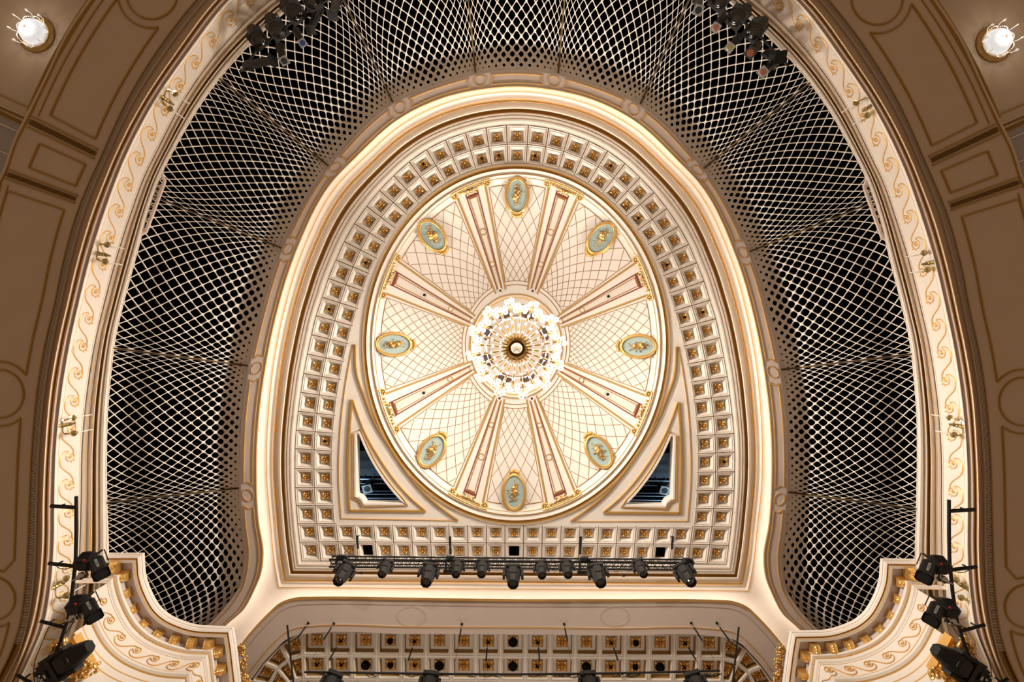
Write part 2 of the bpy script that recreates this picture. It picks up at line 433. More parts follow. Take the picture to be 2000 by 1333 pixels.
# running scroll ornament on the frieze
SP = [(.02,.03),(-.02,.06),(-.07,.02),(-.04,-.06),(.05,-.09),(.12,-.02),(.12,.08),(.04,.17),(-.06,.17),(-.15,.08),(-.16,-.05),(-.07,-.18),
      (-.22,-.20),(-.33,-.09),(-.37,.06),(-.33,.30),(-.16,.50),(.0,.66),(.09,.82),(.10,.98)]
SPc = cr(SP, 4)
wall_scrolls = MB()
def frieze_pt(th, h, sgn=1):
    """surface point and normal of the frieze; h 0..1 from W to V"""
    w = np.array([np.interp(th, TH, W[:, 0]), np.interp(th, TH, W[:, 1])]); v = np.array([np.interp(th, TH, V[:, 0]), np.interp(th, TH, V[:, 1])])
    q = w*(1-h) + v*h; H = HW0 + .04 + (h-.03)/.87*.62
    nrm = Vector((-(q[0]-1001), -(q[1]-700), 0)).normalized() * .9 + Vector((0, 0, -.35)); nrm.normalize()
    return Vector(P(q, H)), nrm
mid = W*.5 + V*.5
sl = np.concatenate([[0], np.cumsum(np.linalg.norm(np.diff(mid, axis=0), axis=1))])
# spacing follows the photographed pitch of 55 pixels
start = sl[np.argmin(np.abs(TH))]
for sg in (-1, 1):
    k = 0
    while True:
        s0 = start + sg*(26 + 54.5*k); k += 1
        if s0 < 40 or s0 > sl[-1]-40: break
        path = []; nr = []
        for b, a in SPc:
            th = np.interp(s0 + sg*a*54.5, sl, TH)
            p, nn = frieze_pt(th, .52 + b*1.15); path.append(p); nr.append(nn)
        wall_scrolls.ribbon(path, .030, .025, nr, 0)
        th = np.interp(s0, sl, TH); p, nn = frieze_pt(th, .5)
        wall_scrolls.blob(p + nn*.02, (.035, .035, .04), None, 7, 4, 0)
        th = np.interp(s0 + sg*.16*54.5, sl, TH); p, nn = frieze_pt(th, .66); wall_scrolls.blob(p, (.025, .025, .04), None, 5, 3, 0)
        th = np.interp(s0 + sg*.22*54.5, sl, TH); p, nn = frieze_pt(th, .55); wall_scrolls.blob(p, (.03, .02, .02), None, 5, 3, 0)
for dg in (-98, -89, -80, -71, -62, -52, -19, -6, 6, 19, 52, 62, 71, 80, 89, 98):     # unseen fill spots added on the ledge to brighten the screens opposite
    th = math.radians(dg); kw = .35 if abs(dg) < 20 else .6 if abs(dg) in (52, 98) else 1.0
    kq = by_angle(OC['K'], np.array([th]))[0]; wq = by_angle(OC['W'], np.array([th]))[0]
    c = Vector(P(kq*.12 + wq*.88, HS+.29)); tgt = Vector((-c.x*.95, -c.y*.95 + (2.0 if c.y < 0 else -2), 15.9))
    spot_light('ledge_fill_light', c, tgt, K_FILL*kw, 50)
o = wall_scrolls.build('scroll_ornament', ['goldp'], wall_t); o['label'] = 'running gilded spiral scrolls'

# ------------------------------------------------------------------ dropped ring round the ceiling
HR = 17.45
n = 420
ANC = [((200,1390),(230,1420)), ((410,1217),(443,1222)), ((450,1172),(484,1177)), ((465,1150),(499,1150)), ((476,1090),(515,1085)), ((467.5,930),(502,937)), ((470,835),(506,830)), ((485,715),(522,707)), ((504,633),(537,628)),
       ((550,485),(582,490)), ((642,324),(672,337)), ((767.5,200),(782,233)), ((865,160),(870,192))]
ANC = [(rot(a)[0], rot(b)[0]) for a, b in ANC]
ANC = ANC + [(np.array([1005.5, G0[len(G0)//2, 1]]), np.array([1006, G1[len(G1)//2, 1]]))] + [(mirror(a, 1005.5), mirror(b, 1006)) for a, b in ANC[::-1]]
g0, g1 = pair(G0, G1, ANC, n)
mb = MB()
key_strip(mb, g0, g1, [(-.02, HR+.9, 0), (0, HR+.02, 0), (.02, HR, 0), (.10, HR-.02, 0), (.93, HR-.02, 0), (.94, HR-.06, 1), (1.0, HR-.03, 1), (1.0, HR+.08, 0), (.3, HR+.10, 0), (.3, 20.5, 0)])  # unseen back riser added to keep cove and loft light off the lattice
struct(mb.build('ceiling_ring', ['rose', 'goldp']))
mb = MB()
key_strip(mb, g0, g1, [(.55, HR+.11, 0), (.80, HR+.11, 0)])
struct(mb.build('trim_led_ring', ['led2']))
# panels and ovals on the ring
mb = MB()
RC = np.array([1005.8, 700.0])
ovs = [(485,967),(503,720),(565,490),(660,328),(787,213),(936,158)]
def ring_pt(cpt, f, s):
    pass
sG = np.concatenate([[0], np.cumsum(np.linalg.norm(np.diff(g0*.5+g1*.5, axis=0), axis=1))]); gm = g0*.5+g1*.5
def rg(s, f):
    a = np.array([np.interp(s, sG, g0[:, 0]), np.interp(s, sG, g0[:, 1])]); b = np.array([np.interp(s, sG, g1[:, 0]), np.interp(s, sG, g1[:, 1])])
    return a*(1-f) + b*f
pos = []
for c in ovs:
    c = rot(c)[0]; i = np.argmin(np.linalg.norm(gm - c, axis=1)); pos.append(sG[i])
pos += [sG[-1] - q for q in pos[::-1]]
HRL = HR - .02
for s0 in pos:
    mb.ribbon([P(rg(s0 + 11.5*math.cos(2*PI*i/28), .5 + .30*math.sin(2*PI*i/28)), HRL) for i in range(28)], .03, .025, mi=0, close=True)
ends = [150] + pos + [sG[-1]-150]
for i in range(len(ends)-1):
    a, b = ends[i] + (21 if i else 0), ends[i+1] - (21 if i < len(ends)-2 else 0)
    m = max(6, int((b-a)/6)); q = []
    q += [rg(a+(b-a)*j/m, .27) for j in range(m+1)]
    q += [rg(b - 5*math.sin(PI*j/6), .27+.5*j/6) for j in range(1, 7)]
    q += [rg(b+(a-b)*j/m, .77) for j in range(1, m+1)]
    q += [rg(a + 5*math.sin(PI*j/6), .77-.5*j/6) for j in range(1, 6)]
    mb.ribbon([P(x, HRL) for x in q], .035, .03, mi=0, close=True)
struct(mb.build('trim_ring_panels', ['goldp']))

# ------------------------------------------------------------------ white plate, moulded frame, coffers
HP = 18.0
gmid = resamp(G0*.45 + resamp(G1, len(G0))*.55, 260)
outer = np.concatenate([gmid, [[1900, 1460], [1500, 1300], [1500, 1215], [1410, 1190], [600, 1190], [505, 1215], [505, 1300], [110, 1460]]])
# keep a simple outline: take the ring from (380,1290) to its mirror, then close under the arch
msk = gmid[:, 1] < 1290
gcl = gmid[msk]
outer = np.concatenate([gcl, mirror(np.array([[395., 1330.]]), 1006), [[1006, 1330]], [[395., 1330.]]])
b0 = resamp(B0, 240)
fill(outer, [b0], HP, 'ceiling_plate', 'plaster')
mb = MB()
co = resamp(np.concatenate([CO, mirror(CO, AXC)[::-1]]), 240)
co_s = resamp(cr(np.concatenate([CO, mirror(CO, AXC)[::-1]]), 6), 240)
prof = [(0, HP, 1), (.0, HP-.03, 1), (.035, HP-.02, 0), (.05, HP+.0, 0), (.21, HP+.07, 0), (.23, HP-.02, 1), (.265, HP-.02, 1), (.275, HP+.05, 0), (.31, HP+.03, 1), (.335, HP+.05, 0),
        (.44, HP+.07, 0), (.46, HP-.04, 0), (.49, HP-.06, 0), (.52, HP-.03, 2), (.535, HP+.12, 2), (.61, HP+.14, 1), (.64, HP+.04, 0), (.68, HP+.03, 0), (.72, HP+.09, 0),
        (.74, HP+.02, 0), (.79, HP+.02, 0), (.80, HP+.08, 0), (.84, HP+.09, 0), (.85, HP+.03, 0), (.90, HP+.03, 0), (.91, HP+.09, 0), (.96, HP+.10, 0), (1.0, HP+.1, 0)]
key_strip(mb, b0, co_s, prof)
bl, br = b0[0], b0[-1]; cl, cr_ = co_s[0], co_s[-1]
A = np.array([bl*(1-t)+br*t for t in np.linspace(0, 1, 30)]); B = np.array([cl*(1-t)+cr_*t for t in np.linspace(0, 1, 30)])
key_strip(mb, A, B, prof)
struct(mb.build('trim_ceiling_frame', ['plaster', 'goldp', 'dkgold']))

HC = 18.1
cells = []   # (corners, row, index) in image pixels
nC = len(CO)
for i in range(nC-1):
    cells.append(((CO[i], CO[i+1], CM[i+1], CM[i]), 'outer', -(nC-1-i)))
    cells.append(((CM[i], CM[i+1], CI[i+1], CI[i]), 'inner', -(nC-1-i)))
mc = []
for q, r, k in cells: mc.append((tuple(mirror(c, AXC) for c in (q[1], q[0], q[3], q[2])), r, -k))
COr, CMr, CIr = mirror(CO, AXC), mirror(CM, AXC), mirror(CI, AXC)
cells += mc + [((CO[-1], COr[-1], CMr[-1], CM[-1]), 'outer', 0), ((CM[-1], CMr[-1], CIr[-1], CI[-1]), 'inner', 0)]
# straight rows near the stage
for r, (a, b) in enumerate(((2, 1), (1, 0))):
    for j in range(19):
        f0, f1 = j/19, (j+1)/19
        q = (CI[a]*(1-f0)+CIr[a]*f0, CI[a]*(1-f1)+CIr[a]*f1, CI[b]*(1-f1)+CIr[b]*f1, CI[b]*(1-f0)+CIr[b]*f0)
        cells.append((q, 'upper' if r == 0 else 'lower', j))
def coffer(mb, q, H0, open_=False, deep=1.0, gl=None):
    q = [np.asarray(c, float) for c in q]; c = sum(q)/4
    def inset(f): return [P(c + (p-c)*(1-f), H0) for p in q]
    lv = [(0, .03), (.045, .03), (.05, 0), (.13, 0), (.17, .035), (.20, .035), (.23, .015), (.30, .02), (.34, .06), (.38, .065), (.46, .20*deep)]
    rows = [[(x, y, z + d) for x, y, z in inset(f)] for f, d in lv]
    for i in range(len(rows)-1):
        mi = 1 if i == 0 else 0
        if gl is not None and i == len(rows)-2: mi = gl
        mb.strip(rows[i], rows[i+1], mi, True)
    if not open_:
        r = rows[-1]; mb.add(r, [(0, 1, 2, 3)], 0)
        return Vector(sum((Vector(x) for x in r), Vector())/4)
    top = [(x, y, z + .5) for x, y, z in rows[-1]]; mb.strip(rows[-1], top, 2, True)
mb = MB(); ros = []
for q, r, k in cells:
    op = (r == 'lower' and k in (1, 9, 17))
    c = coffer(mb, q, HC, op)
    if c is not None:
        e = (Vector(P(q[1], HC)) - Vector(P(q[0], HC)) + Vector(P(q[2], HC)) - Vector(P(q[3], HC)))/2
        w = (Vector(P(q[1], HC)) - Vector(P(q[2], HC))).length
        ros.append((c, math.atan2(e.y, e.x), min(e.length, w), r, k))
struct(mb.build('ceiling_coffers', ['plaster', 'line', 'black']))

# ------------------------------------------------------------------ plate inside the coffers with the two corner openings
hyp = [(701,846),(712,880),(732,914),(750,934),(772,962),(787,982)]
win = rot([(697,849)] + [(697,968), (702,970), (709,974), (713,982), (716,983), (787,982)] )
winL = np.concatenate([rot([(697,968),(703,970),(709,975),(713,983)]), cr(rot([(787,983),(766,960),(744,931),(726,902),(711,872),(701,848)]), 4), rot([(697,850)])])
winR = mirror(winL, AXC)[::-1]
EL = lambda rx, ry, n=160: np.array([[TH_DC[0] + rx*math.sin(2*PI*i/n), TH_DC[1] - ry*math.cos(2*PI*i/n)] for i in range(n)])
inner = np.concatenate([CI[2:], CIr[2:][::-1]])
HD = 18.12
hyps = [(787,983)]
fill(inner, [EL(302, 353.5), winL, winR], HD, 'ceiling_spandrels', 'plaster')
# opening reveals
for nm, w_ in (('window_1', winL), ('window_2', winR)):
    mb = MB()
    rows = [[P(q, HD) for q in w_]]; rows.append([(x, y, z+.35) for x, y, z in rows[0]])
    mb.strip(rows[0], rows[1], 0, True)
    cc = w_.mean(0)
    def grow(d):
        w3 = [Vector(P(q, HD)) for q in w_]; N3 = len(w3); out = []; ctr = Vector(P(cc, HD))
        for i in range(N3):
            a = (w3[i] - w3[i-1]); b = (w3[(i+1) % N3] - w3[i])
            a = a.normalized() if a.length > 1e-6 else b.normalized(); b = b.normalized() if b.length > 1e-6 else a
            na, nb = Vector((-a.y, a.x, 0)), Vector((-b.y, b.x, 0)); m = na + nb; m = m / max(m.dot(na), .5)
            out.append(w3[i] + m*d)
        area = sum(w3[i].x*w3[(i+1) % N3].y - w3[(i+1) % N3].x*w3[i].y for i in range(N3))
        return out if (area < 0) == (d > 0) else [2*p - q for p, q in zip(w3, out)]
    fr = [cc + (q-cc)*1.0 for q in w_]
    for d_, wd, mi in ((.045, .10, 0), (.13, .03, 1)):
        mb.ribbon(grow(d_), wd, .05, mi=mi, close=True)
    o = mb.build('window_frame', ['plaster', 'goldp'])
    root = mb2 = MB()
    # safety net across the opening
    x0, y0 = w_[:, 0].min(), w_[:, 1].min(); x1, y1 = w_[:, 0].max(), w_[:, 1].max()
    sgn = 1 if w_[:, 0].mean() < 1000 else -1
    for j in range(22):
        y = y0 + (y1-y0)*j/22
        # span between the upright and the long curved side
        hx = np.interp(y, [y0, y0+.25*(y1-y0), y0+.6*(y1-y0), y1], [4, 20, 50, 88])
        a = x0 if sgn > 0 else x1
        mb2.tube([P((a, y), HD+.3), P((a + sgn*hx, y), HD+.3)], .0025, 3, 0, False)
    root = struct(mb2.build(nm, ['char']))
    o.parent = root
# moulded lines round the openings
mb = MB()
def both(pts, H, w, d, mi, close=False, spl=False):
    q = rot(pts)
    if spl: q = cr(q, 5)
    for c in (q, mirror(q, AXC)): mb.ribbon([P(x, H) for x in c], w, d, mi=mi, close=close)
hypA = [(694,673),(697,730),(712,775),(732,825),(763,876),(800,930),(832,967),(862,993),(895,1017)]
both(hypA, HD, .06, .06, 2, spl=True)
both([(690,673),(681,720),(670,792),(664,862),(662,930),(667,1013)], HD, .03, .03, 1, spl=True)
both([(667,1013),(780,1015),(895,1017)], HD, .03, .03, 1)
hypB = [(690,781),(698,805),(710,837),(745,900),(775,942),(800,970),(832,998)]
both(hypB, HD, .05, .05, 1, spl=True)
both([(688,781),(683,840),(680,933),(683,998)], HD, .09, .06, 3, spl=True)
both([(683,998),(832,999)], HD, .09, .06, 3)
both([(691,848),(691,968),(703,979),(706,989),(790,989)], HD, .03, .03, 1)
struct(mb.build('trim_spandrel_lines', ['plaster', 'goldp', 'dkgold', 'dkgold']))
# ------------------------------------------------------------------ dome
ERX, ERY = 281.0, 333.0
def dH(rho): return HD + .06 + 0.95 * (1 - min(rho, 1.0)**2)
def dp(rho, phi):
    """dome point in image pixels; phi from the top, clockwise"""
    return np.array([TH_DC[0] + ERX*rho*math.sin(phi), TH_DC[1] - ERY*rho*math.cos(phi)])
def DP(rho, phi, dz=0.0):
    x, y, z = P(dp(rho, phi), dH(rho)); return Vector((x, y, z + dz))
mb = MB()
def ell(rx, ry, H): return [P(q, H) for q in EL(rx, ry, 200)]
rr = [(302,353.5,HD,0),(301,352.5,HD-.05,0),(299.5,351,HD-.06,2),(298,349.5,HD+.03,3),(294,345,HD+.05,2),(292.5,343.5,HD-.01,0),(291,342,HD+.0,0),(284,335.5,HD+.05,0),(283,334.5,HD,1),(281,332.5,HD-.01,0),
      (280,331.5,HD+.03,0),(276.5,327.5,HD+.06,0),(275.5,326,HD+.04,1),(274.5,325,HD+.05,0)]
for i in range(len(rr)-1):
    mb.strip(ell(*rr[i][:3]), ell(*rr[i+1][:3]), rr[i][3], True)
struct(mb.build('trim_dome_ring', ['plaster', 'goldp', 'gold', 'dkgold']))
mb = MB(); rows = []
rows.append(ell(274.5, 325, HD+.05))
for j in range(24):
    rho = .977 - (.977-.27)*j/23
    rows.append([DP(rho, 2*PI*i/200) for i in range(200)])
mb.grid(rows, 0, True)
dome = struct(mb.build('ceiling_dome', ['field'], smooth=False))
me = dome.data; me.polygons.foreach_set('use_smooth', [True]*len(me.polygons))
# hub: recessed oval dish with eight grilles
mb = MB(); HH = dH(.31)
def hub(r, z, HH=HH): return [Vector(P(np.array([TH_DC[0] + 92*r*math.sin(2*PI*i/96), TH_DC[1] + 3 - 104*r*math.cos(2*PI*i/96)]), HH + z)) for i in range(96)]
hp = [(1.0,0,0),(.985,-.06,1),(.96,-.07,0),(.93,-.02,1),(.9,-.02,0),(.86,.10,0),(.80,.12,2),(.785,.12,0),(.76,.25,0),(.74,.3,0),(.62,.32,0),(.60,.28,0),(.58,.28,2),(.57,.3,0),(.55,.45,0),(.0,.45,0)]
for i in range(len(hp)-1):
    mb.strip(hub(hp[i][0], hp[i][1]), hub(max(hp[i+1][0], .001), hp[i+1][1]), hp[i][2], True)
hubo = struct(mb.build('ceiling_hub', ['plaster', 'goldp', 'red']))
mb = MB()
for k in range(8):
    a = PI/8 + k*PI/4
    c = Vector(P(np.array([TH_DC[0] + 92*.64*math.sin(a), TH_DC[1] + 3 - 104*.64*math.cos(a)]), HH + .27))
    R = Matrix.Rotation(a, 3, 'Z')
    for sc, mi, dz in ((.98, 1, -.0), (.78, 0, -.03)):
        vs = [c + R @ Vector((.30*sc*math.cos(t)*1.0, .15*sc*math.sin(t), dz)) for t in [2*PI*i/24 for i in range(24)]]
        mb.add(vs, [tuple(range(24))], mi)
o = mb.build('vent_grille', ['grille', 'red'], hubo)

DEL = .108
PHI = [math.radians(a) for a in (19.6, 65.8, 114.2, 160.4, 199.6, 245.8, 294.2, 340.4)]
# gores with diagonal gilt trellis
R0, R1 = .94, .375
gores = []
for k in range(8):
    a0 = PHI[k-1] if k else PHI[-1] - 2*PI
    gores.append((a0 + DEL*1.22, PHI[k] - DEL*1.22))
NG = [4, 5.5, 7.5, 5.5, 4, 5.5, 7.5, 5.5]
gnames = ['trellis_panel']*8
for k, (a, b) in enumerate(gores):
    mb = MB(); N = NG[k]; Mv = {4: 5.6, 5.5: 7.0, 7.5: 8.8}[N]
    def gp(s, t):
        rho = R0 * (R1/R0)**t
        pad = .0
        return DP(rho, a + (b-a)*s)
    # border
    brd = [gp(i/20, 0) for i in range(21)] + [gp(1, i/16) for i in range(1, 17)] + [gp(1-i/20, 1) for i in range(1, 21)] + [gp(0, 1-i/16) for i in range(1, 16)]
    mb.ribbon(brd, .03, .012, mi=0, close=True)
    W_ = .021
    # two families: s*N + t*Mv = j  and  s*N - t*Mv = j
    for fam in (1, -1):
        j = math.floor(-Mv) - 1
        while j < N + Mv + 1:
            jj = j + .5 * ((N % 1) > 0)
            pts = []
            for i in range(61):
                t = i/60; s = (jj - fam*t*Mv)/N
                if 0 <= s <= 1: pts.append(gp(s, t))
            if len(pts) > 2: mb.ribbon(pts, W_, .01, mi=0)
            j += 1
    # inner band lines near the hub
    mb.ribbon([DP(.352, a-.04 + (b-a+.08)*i/20) for i in range(21)], .035, .012, mi=0)
    mb.build('trellis_panel', ['thin'], dome)
# pilasters
mb0 = None
for k, ph in enumerate(PHI):
    mb = MB()
    def pp(rho, u): return DP(rho, ph + u*DEL)     # u -1..1
    for u in (-1, 1):
        mb.ribbon([pp(.965 - (.965-.33)*i/24, u) for i in range(25)], .075, .03, mi=0)
    for u in (-.42, .42):
        mb.ribbon([pp(.945 - (.945-.34)*i/24, u*1.0) for i in range(25)], .055, .012, mi=1)
        mb.ribbon([pp(.915 - (.915-.35)*i/24, u*.66) for i in range(25)], .04, .02, mi=2)
    mb.ribbon([pp(.93, -.42+.84*i/6) for i in range(7)], .15, .012, mi=1)
    mb.ribbon([pp(.912, -.28+.56*i/6) for i in range(7)], .045, .02, mi=2)
    Np = 3.0; Mp = 26.0
    for fam in (1, -1):
        for j in range(-28, 32):
            pts = []
            for i in range(151):
                t = i/150; s = (j - fam*t*Mp)/Np
                if 0 <= s <= 1: pts.append(DP(.90*(.38/.90)**t, ph + (s-.5)*.46*DEL))
            if len(pts) > 2: mb.ribbon(pts, .008, .004, mi=3)
    side = k in (1, 2, 5, 6)
    for rho, r, dark in ((.70, .11, side), (.50, .085, False), (.335, .09, not side)):
        c = DP(rho, ph, -.02)
        mb.ribbon([c + Vector((r*math.cos(t), r*math.sin(t), 0)) for t in [2*PI*i/24 for i in range(24)]], .03, .02, mi=0 if not dark else 4, close=True)
        vs = [c + Vector((r*.85*math.cos(t), r*.85*math.sin(t), -.008)) for t in [2*PI*i/24 for i in range(24)]]
        mb.add(vs, [tuple(range(24))], 4)
        if dark:
            vs = [c + Vector((r*.5*math.cos(t), r*.5*math.sin(t), -.016)) for t in [2*PI*i/24 for i in range(24)]]
            mb.add(vs, [tuple(range(24))], 5)
    po = mb.build('pilaster_strip', ['dkgold', 'red', 'dkgold', 'rose', 'plaster', 'black'], dome)
    # gilt capital at the outer end
    cb = MB()
    cb.ribbon([pp(.985, -1.35+2.7*i/12) for i in range(13)], .05, .08, mi=0)
    for u in (-1.15, 1.15):
        for i in range(7):
            a_ = 2*PI*i/7; c = pp(.965, u); cb.blob(c + Vector((.09*math.cos(a_), .09*math.sin(a_), -.05)), (.045, .045, .05), None, 6, 4, 0)
        cb.blob(pp(.965, u) - Vector((0, 0, .07)), (.05, .05, .05), None, 6, 4, 0)
    for i in range(9):
        u = -.75 + 1.5*i/8; c = pp(.968 - .012*math.cos(u*2), u)
        cb.blob(c - Vector((0, 0, .06)), (.05, .05 if i % 2 else .09, .05), Matrix.Rotation(ph, 3, 'Z'), 6, 4, 0)
    for i in range(5):
        u = -.3 + .15*i; cb.blob(pp(.945 + (.01 if i % 2 else -.006), u) - Vector((0, 0, .05)), (.04, .05, .04), None, 6, 4, 0)
    cb.build('capital', ['gold'], dome, smooth=True)

# ------------------------------------------------------------------ lattice screens of the reverberation gallery
Cf = OC['C']; Gf = G0
seamG = rot([(467,955),(485,716),(549,486),(642,324),(767,202),(926,141)])
seamC = rot([(209,977),(224,683),(311,352+34),(432,150),(650,-45),(896,-143)])
endG = rot([(300,1310)])[0]; endC = rot([(190,1250)])[0]
sg_ = [endG] + list(seamG) + list(mirror(seamG, 1005.5)[::-1]) + [mirror(endG, 1005.5)]
sc_ = [endC] + list(seamC) + list(mirror(seamC, 1001.5)[::-1]) + [mirror(endC, 1001.5)]
def latH(t): return 13.42 + 4.75 * (1 - (1-t)**1.25) if t < 1 else 18.17 + .3*(t-1)
names_sc = ['left screen panel nearest the stage', 'second screen panel up the left side', 'left screen panel level with the upper wall sconce',
            'upper left screen panel, below the corner spotlights', 'upper left screen panel behind the spotlight cluster', 'screen panel just left of the top centre panel',
            'top centre screen panel above the oval ring', 'screen panel just right of the top centre panel', 'upper right screen panel behind the spotlight cluster',
            'upper right screen panel, below the corner spotlights', 'right screen panel level with the upper wall sconce', 'second screen panel up the right side', 'right screen panel nearest the stage']
ML = 11.5
def seam_bend(w):      # the cells narrow towards the seams
    return .40*w + .60*(.5 - .5*math.cos(PI*w))
panelfun = []
for k in range(13):
    NL = (22, 18, 16, 18, 16, 15, 13, 15, 16, 18, 16, 18, 22)[k]
    ML = 14.0 if k in (0, 12) else 11.5
    cseg = sub(Cf, sc_[k], sc_[k+1], 120); gseg = sub(Gf, sg_[k], sg_[k+1], 120)
    ii = np.arange(120)
    def F(u, v, cseg=cseg, gseg=gseg, NL=NL, ML=ML):
        """u 0..NL across, v 0..ML up; returns a world point"""
        w = seam_bend(min(max(u/NL, 0), 1)); vv = min(max(v/ML, 0), 1)
        t = (1.45*vv - .45*vv*vv) * 1.06
        x = w*119; i = min(int(x), 118); f = x - i
        a = cseg[i]*(1-f) + cseg[i+1]*f; b = gseg[i]*(1-f) + gseg[i+1]*f
        q = a*(1-t) + b*t
        H = latH(min(t, 1.0)) + max(t-1, 0)*2
        # each panel swells gently outward between its seams
        sw = 1 + .022*math.sin(PI*w)*math.sin(PI*min(t, 1))
        x, y, z = P(q, H)
        return Vector((x*sw, y*sw, z + .0))
    panelfun.append(F)
    mb = MB()
    def clampc(u, v): return (min(max(u, .2), NL-.2), min(max(v, .0), ML))
    span_big = k in (0, 12)
    sample = []
    for i2 in range(0, 2*NL+1):
        for j2 in range(0, int(2*ML)+1):
            if (i2 + j2) % 2: continue
            cu, cv = i2/2, j2/2
            vv = cv/ML
            k_ = float(np.interp(vv, [0, .3, .5, .7, .85, .93, .975, .98], [.91, .90, .84, .73, .54, .36, .15, 0]))
            ew = min(cu, NL-cu)/ (NL/2)          # 0 at the seams
            if vv > .7: k_ *= (1 - (1-ew)*.75*min(1, (vv-.7)/.2))
            if cu < .3 or cu > NL-.3: k_ *= .55
            pw = 1.15 + .4*min(1, max(0, (vv-.1)/.6))
            m = 16; bd = []; hl = []
            for q in range(m):
                a = 2*PI*q/m; c, s = math.cos(a), math.sin(a)
                r1 = 1/(abs(c)+abs(s))
                r2 = 1/((abs(c)**pw + abs(s)**pw)**(1/pw))
                bd.append((cu + .5*c*r1, cv + .5*s*r1))
                rr_ = min(r2*.5*k_, r1*.5*min(k_*1.0+.0, .93)*1.0 if vv < .12 else r1*.5*.93)
                hl.append((cu + c*rr_, cv + s*rr_))
            bd = [F(*clampc(*b)) for b in bd]
            if k_ < .09:
                cc = F(*clampc(cu, cv)); mb.add(bd + [cc], [(q, (q+1) % m, m) for q in range(m)], 0); continue
            hw = [F(*(min(max(b[0], .27), NL-.27), min(max(b[1], .04), ML-.1))) for b in hl]
            cc = sum(hw, Vector())/m
            out = Vector((cc.x, cc.y, .5*math.hypot(cc.x, cc.y))).normalized() * .055
            bk = [h + out for h in hw]
            mb.strip(bd, hw, 0, True); mb.strip(hw, bk, 0, True)
    o = mb.build('lattice_screen', ['mesh'])
    tag(o, 'white perforated lattice, ' + names_sc[k], 'screen', 'curved lattice screens around the ceiling')
# seam rods
for k in range(12):
    mb = MB(); F0, F1 = panelfun[k], panelfun[k+1]; NL = (22, 18, 16, 18, 16, 15, 13, 15, 16, 18, 16, 18, 22)[k]
    for off, fn, u in ((0, F0, NL), (-.14, F0, NL-.16), (.14, F1, .16)):
        pts = [fn(u, (14.0 if (fn is panelfun[0] or fn is panelfun[12]) else 11.5)*i/20) for i in range(21)]
        pts = [p - Vector((p.x, p.y, .5*p.z)).normalized()*(.045 if off else .025) for p in pts]
        mb.tube(pts, .008 if off else .030, 6, 0 if off else 1)
    struct(mb.build('trim_%d' % (k+1), ['dkgold', 'black']))

# ------------------------------------------------------------------ stage arch: soffit, vault coffers
P0 = [(440,1310),(456,1280),(472,1257),(510,1212),(526,1196),(547,1178),(567,1170),(583,1167),(600,1166.5),(800,1168),(1003,1171)]
def bot(pts, ax, n=300):
    L = rot(pts); L[-1, 0] = ax
    return resamp(cr(np.concatenate([L, mirror(L[:-1], ax)[::-1]]), 8), n)
PA = bot(P0, 1006.5)
PB = bot([(430,1410),(459,1360),(486,1333),(522,1287),(540,1268),(555,1253),(577,1242),(600,1238.5),(800,1239),(1003,1239.5)], 1006.5)
mb = MB(); HA = 17.4
key_strip(mb, PA, PB, [(.3, HA+.8, 0), (.3, HA+.12, 0), (0, HA+.10, 1), (0, HA-.03, 1), (.07, HA-.02, 1), (.085, HA+.02, 0), (.2, HA+.02, 0), (.205, HA+.05, 2), (.235, HA+.05, 2), (.24, HA+.02, 0), (.78, HA+.02, 0), (.79, HA, 1), (.82, HA, 1), (.83, HA+.02, 0), (1, HA+.02, 0), (1, HA+.9, 0)])
struct(mb.build('ceiling_arch', ['rose', 'goldp', 'rose']))
mb = MB()
key_strip(mb, PA, PB, [(.10, HA+.13, 0), (.22, HA+.13, 0)])
struct(mb.build('trim_led_arch', ['led3']))
mb = MB()
for cx in (804, 1201):
    c = rot((cx, 1205))[0]
    for r in (1.0, 1.12):
        mb.ribbon([P(c + np.array([26*r*math.cos(2*PI*i/48), 18*r*math.sin(2*PI*i/48)]), HA+.02) for i in range(48)], .025, .008, mi=0, close=True)
struct(mb.build('trim_arch_ovals', ['tan']))
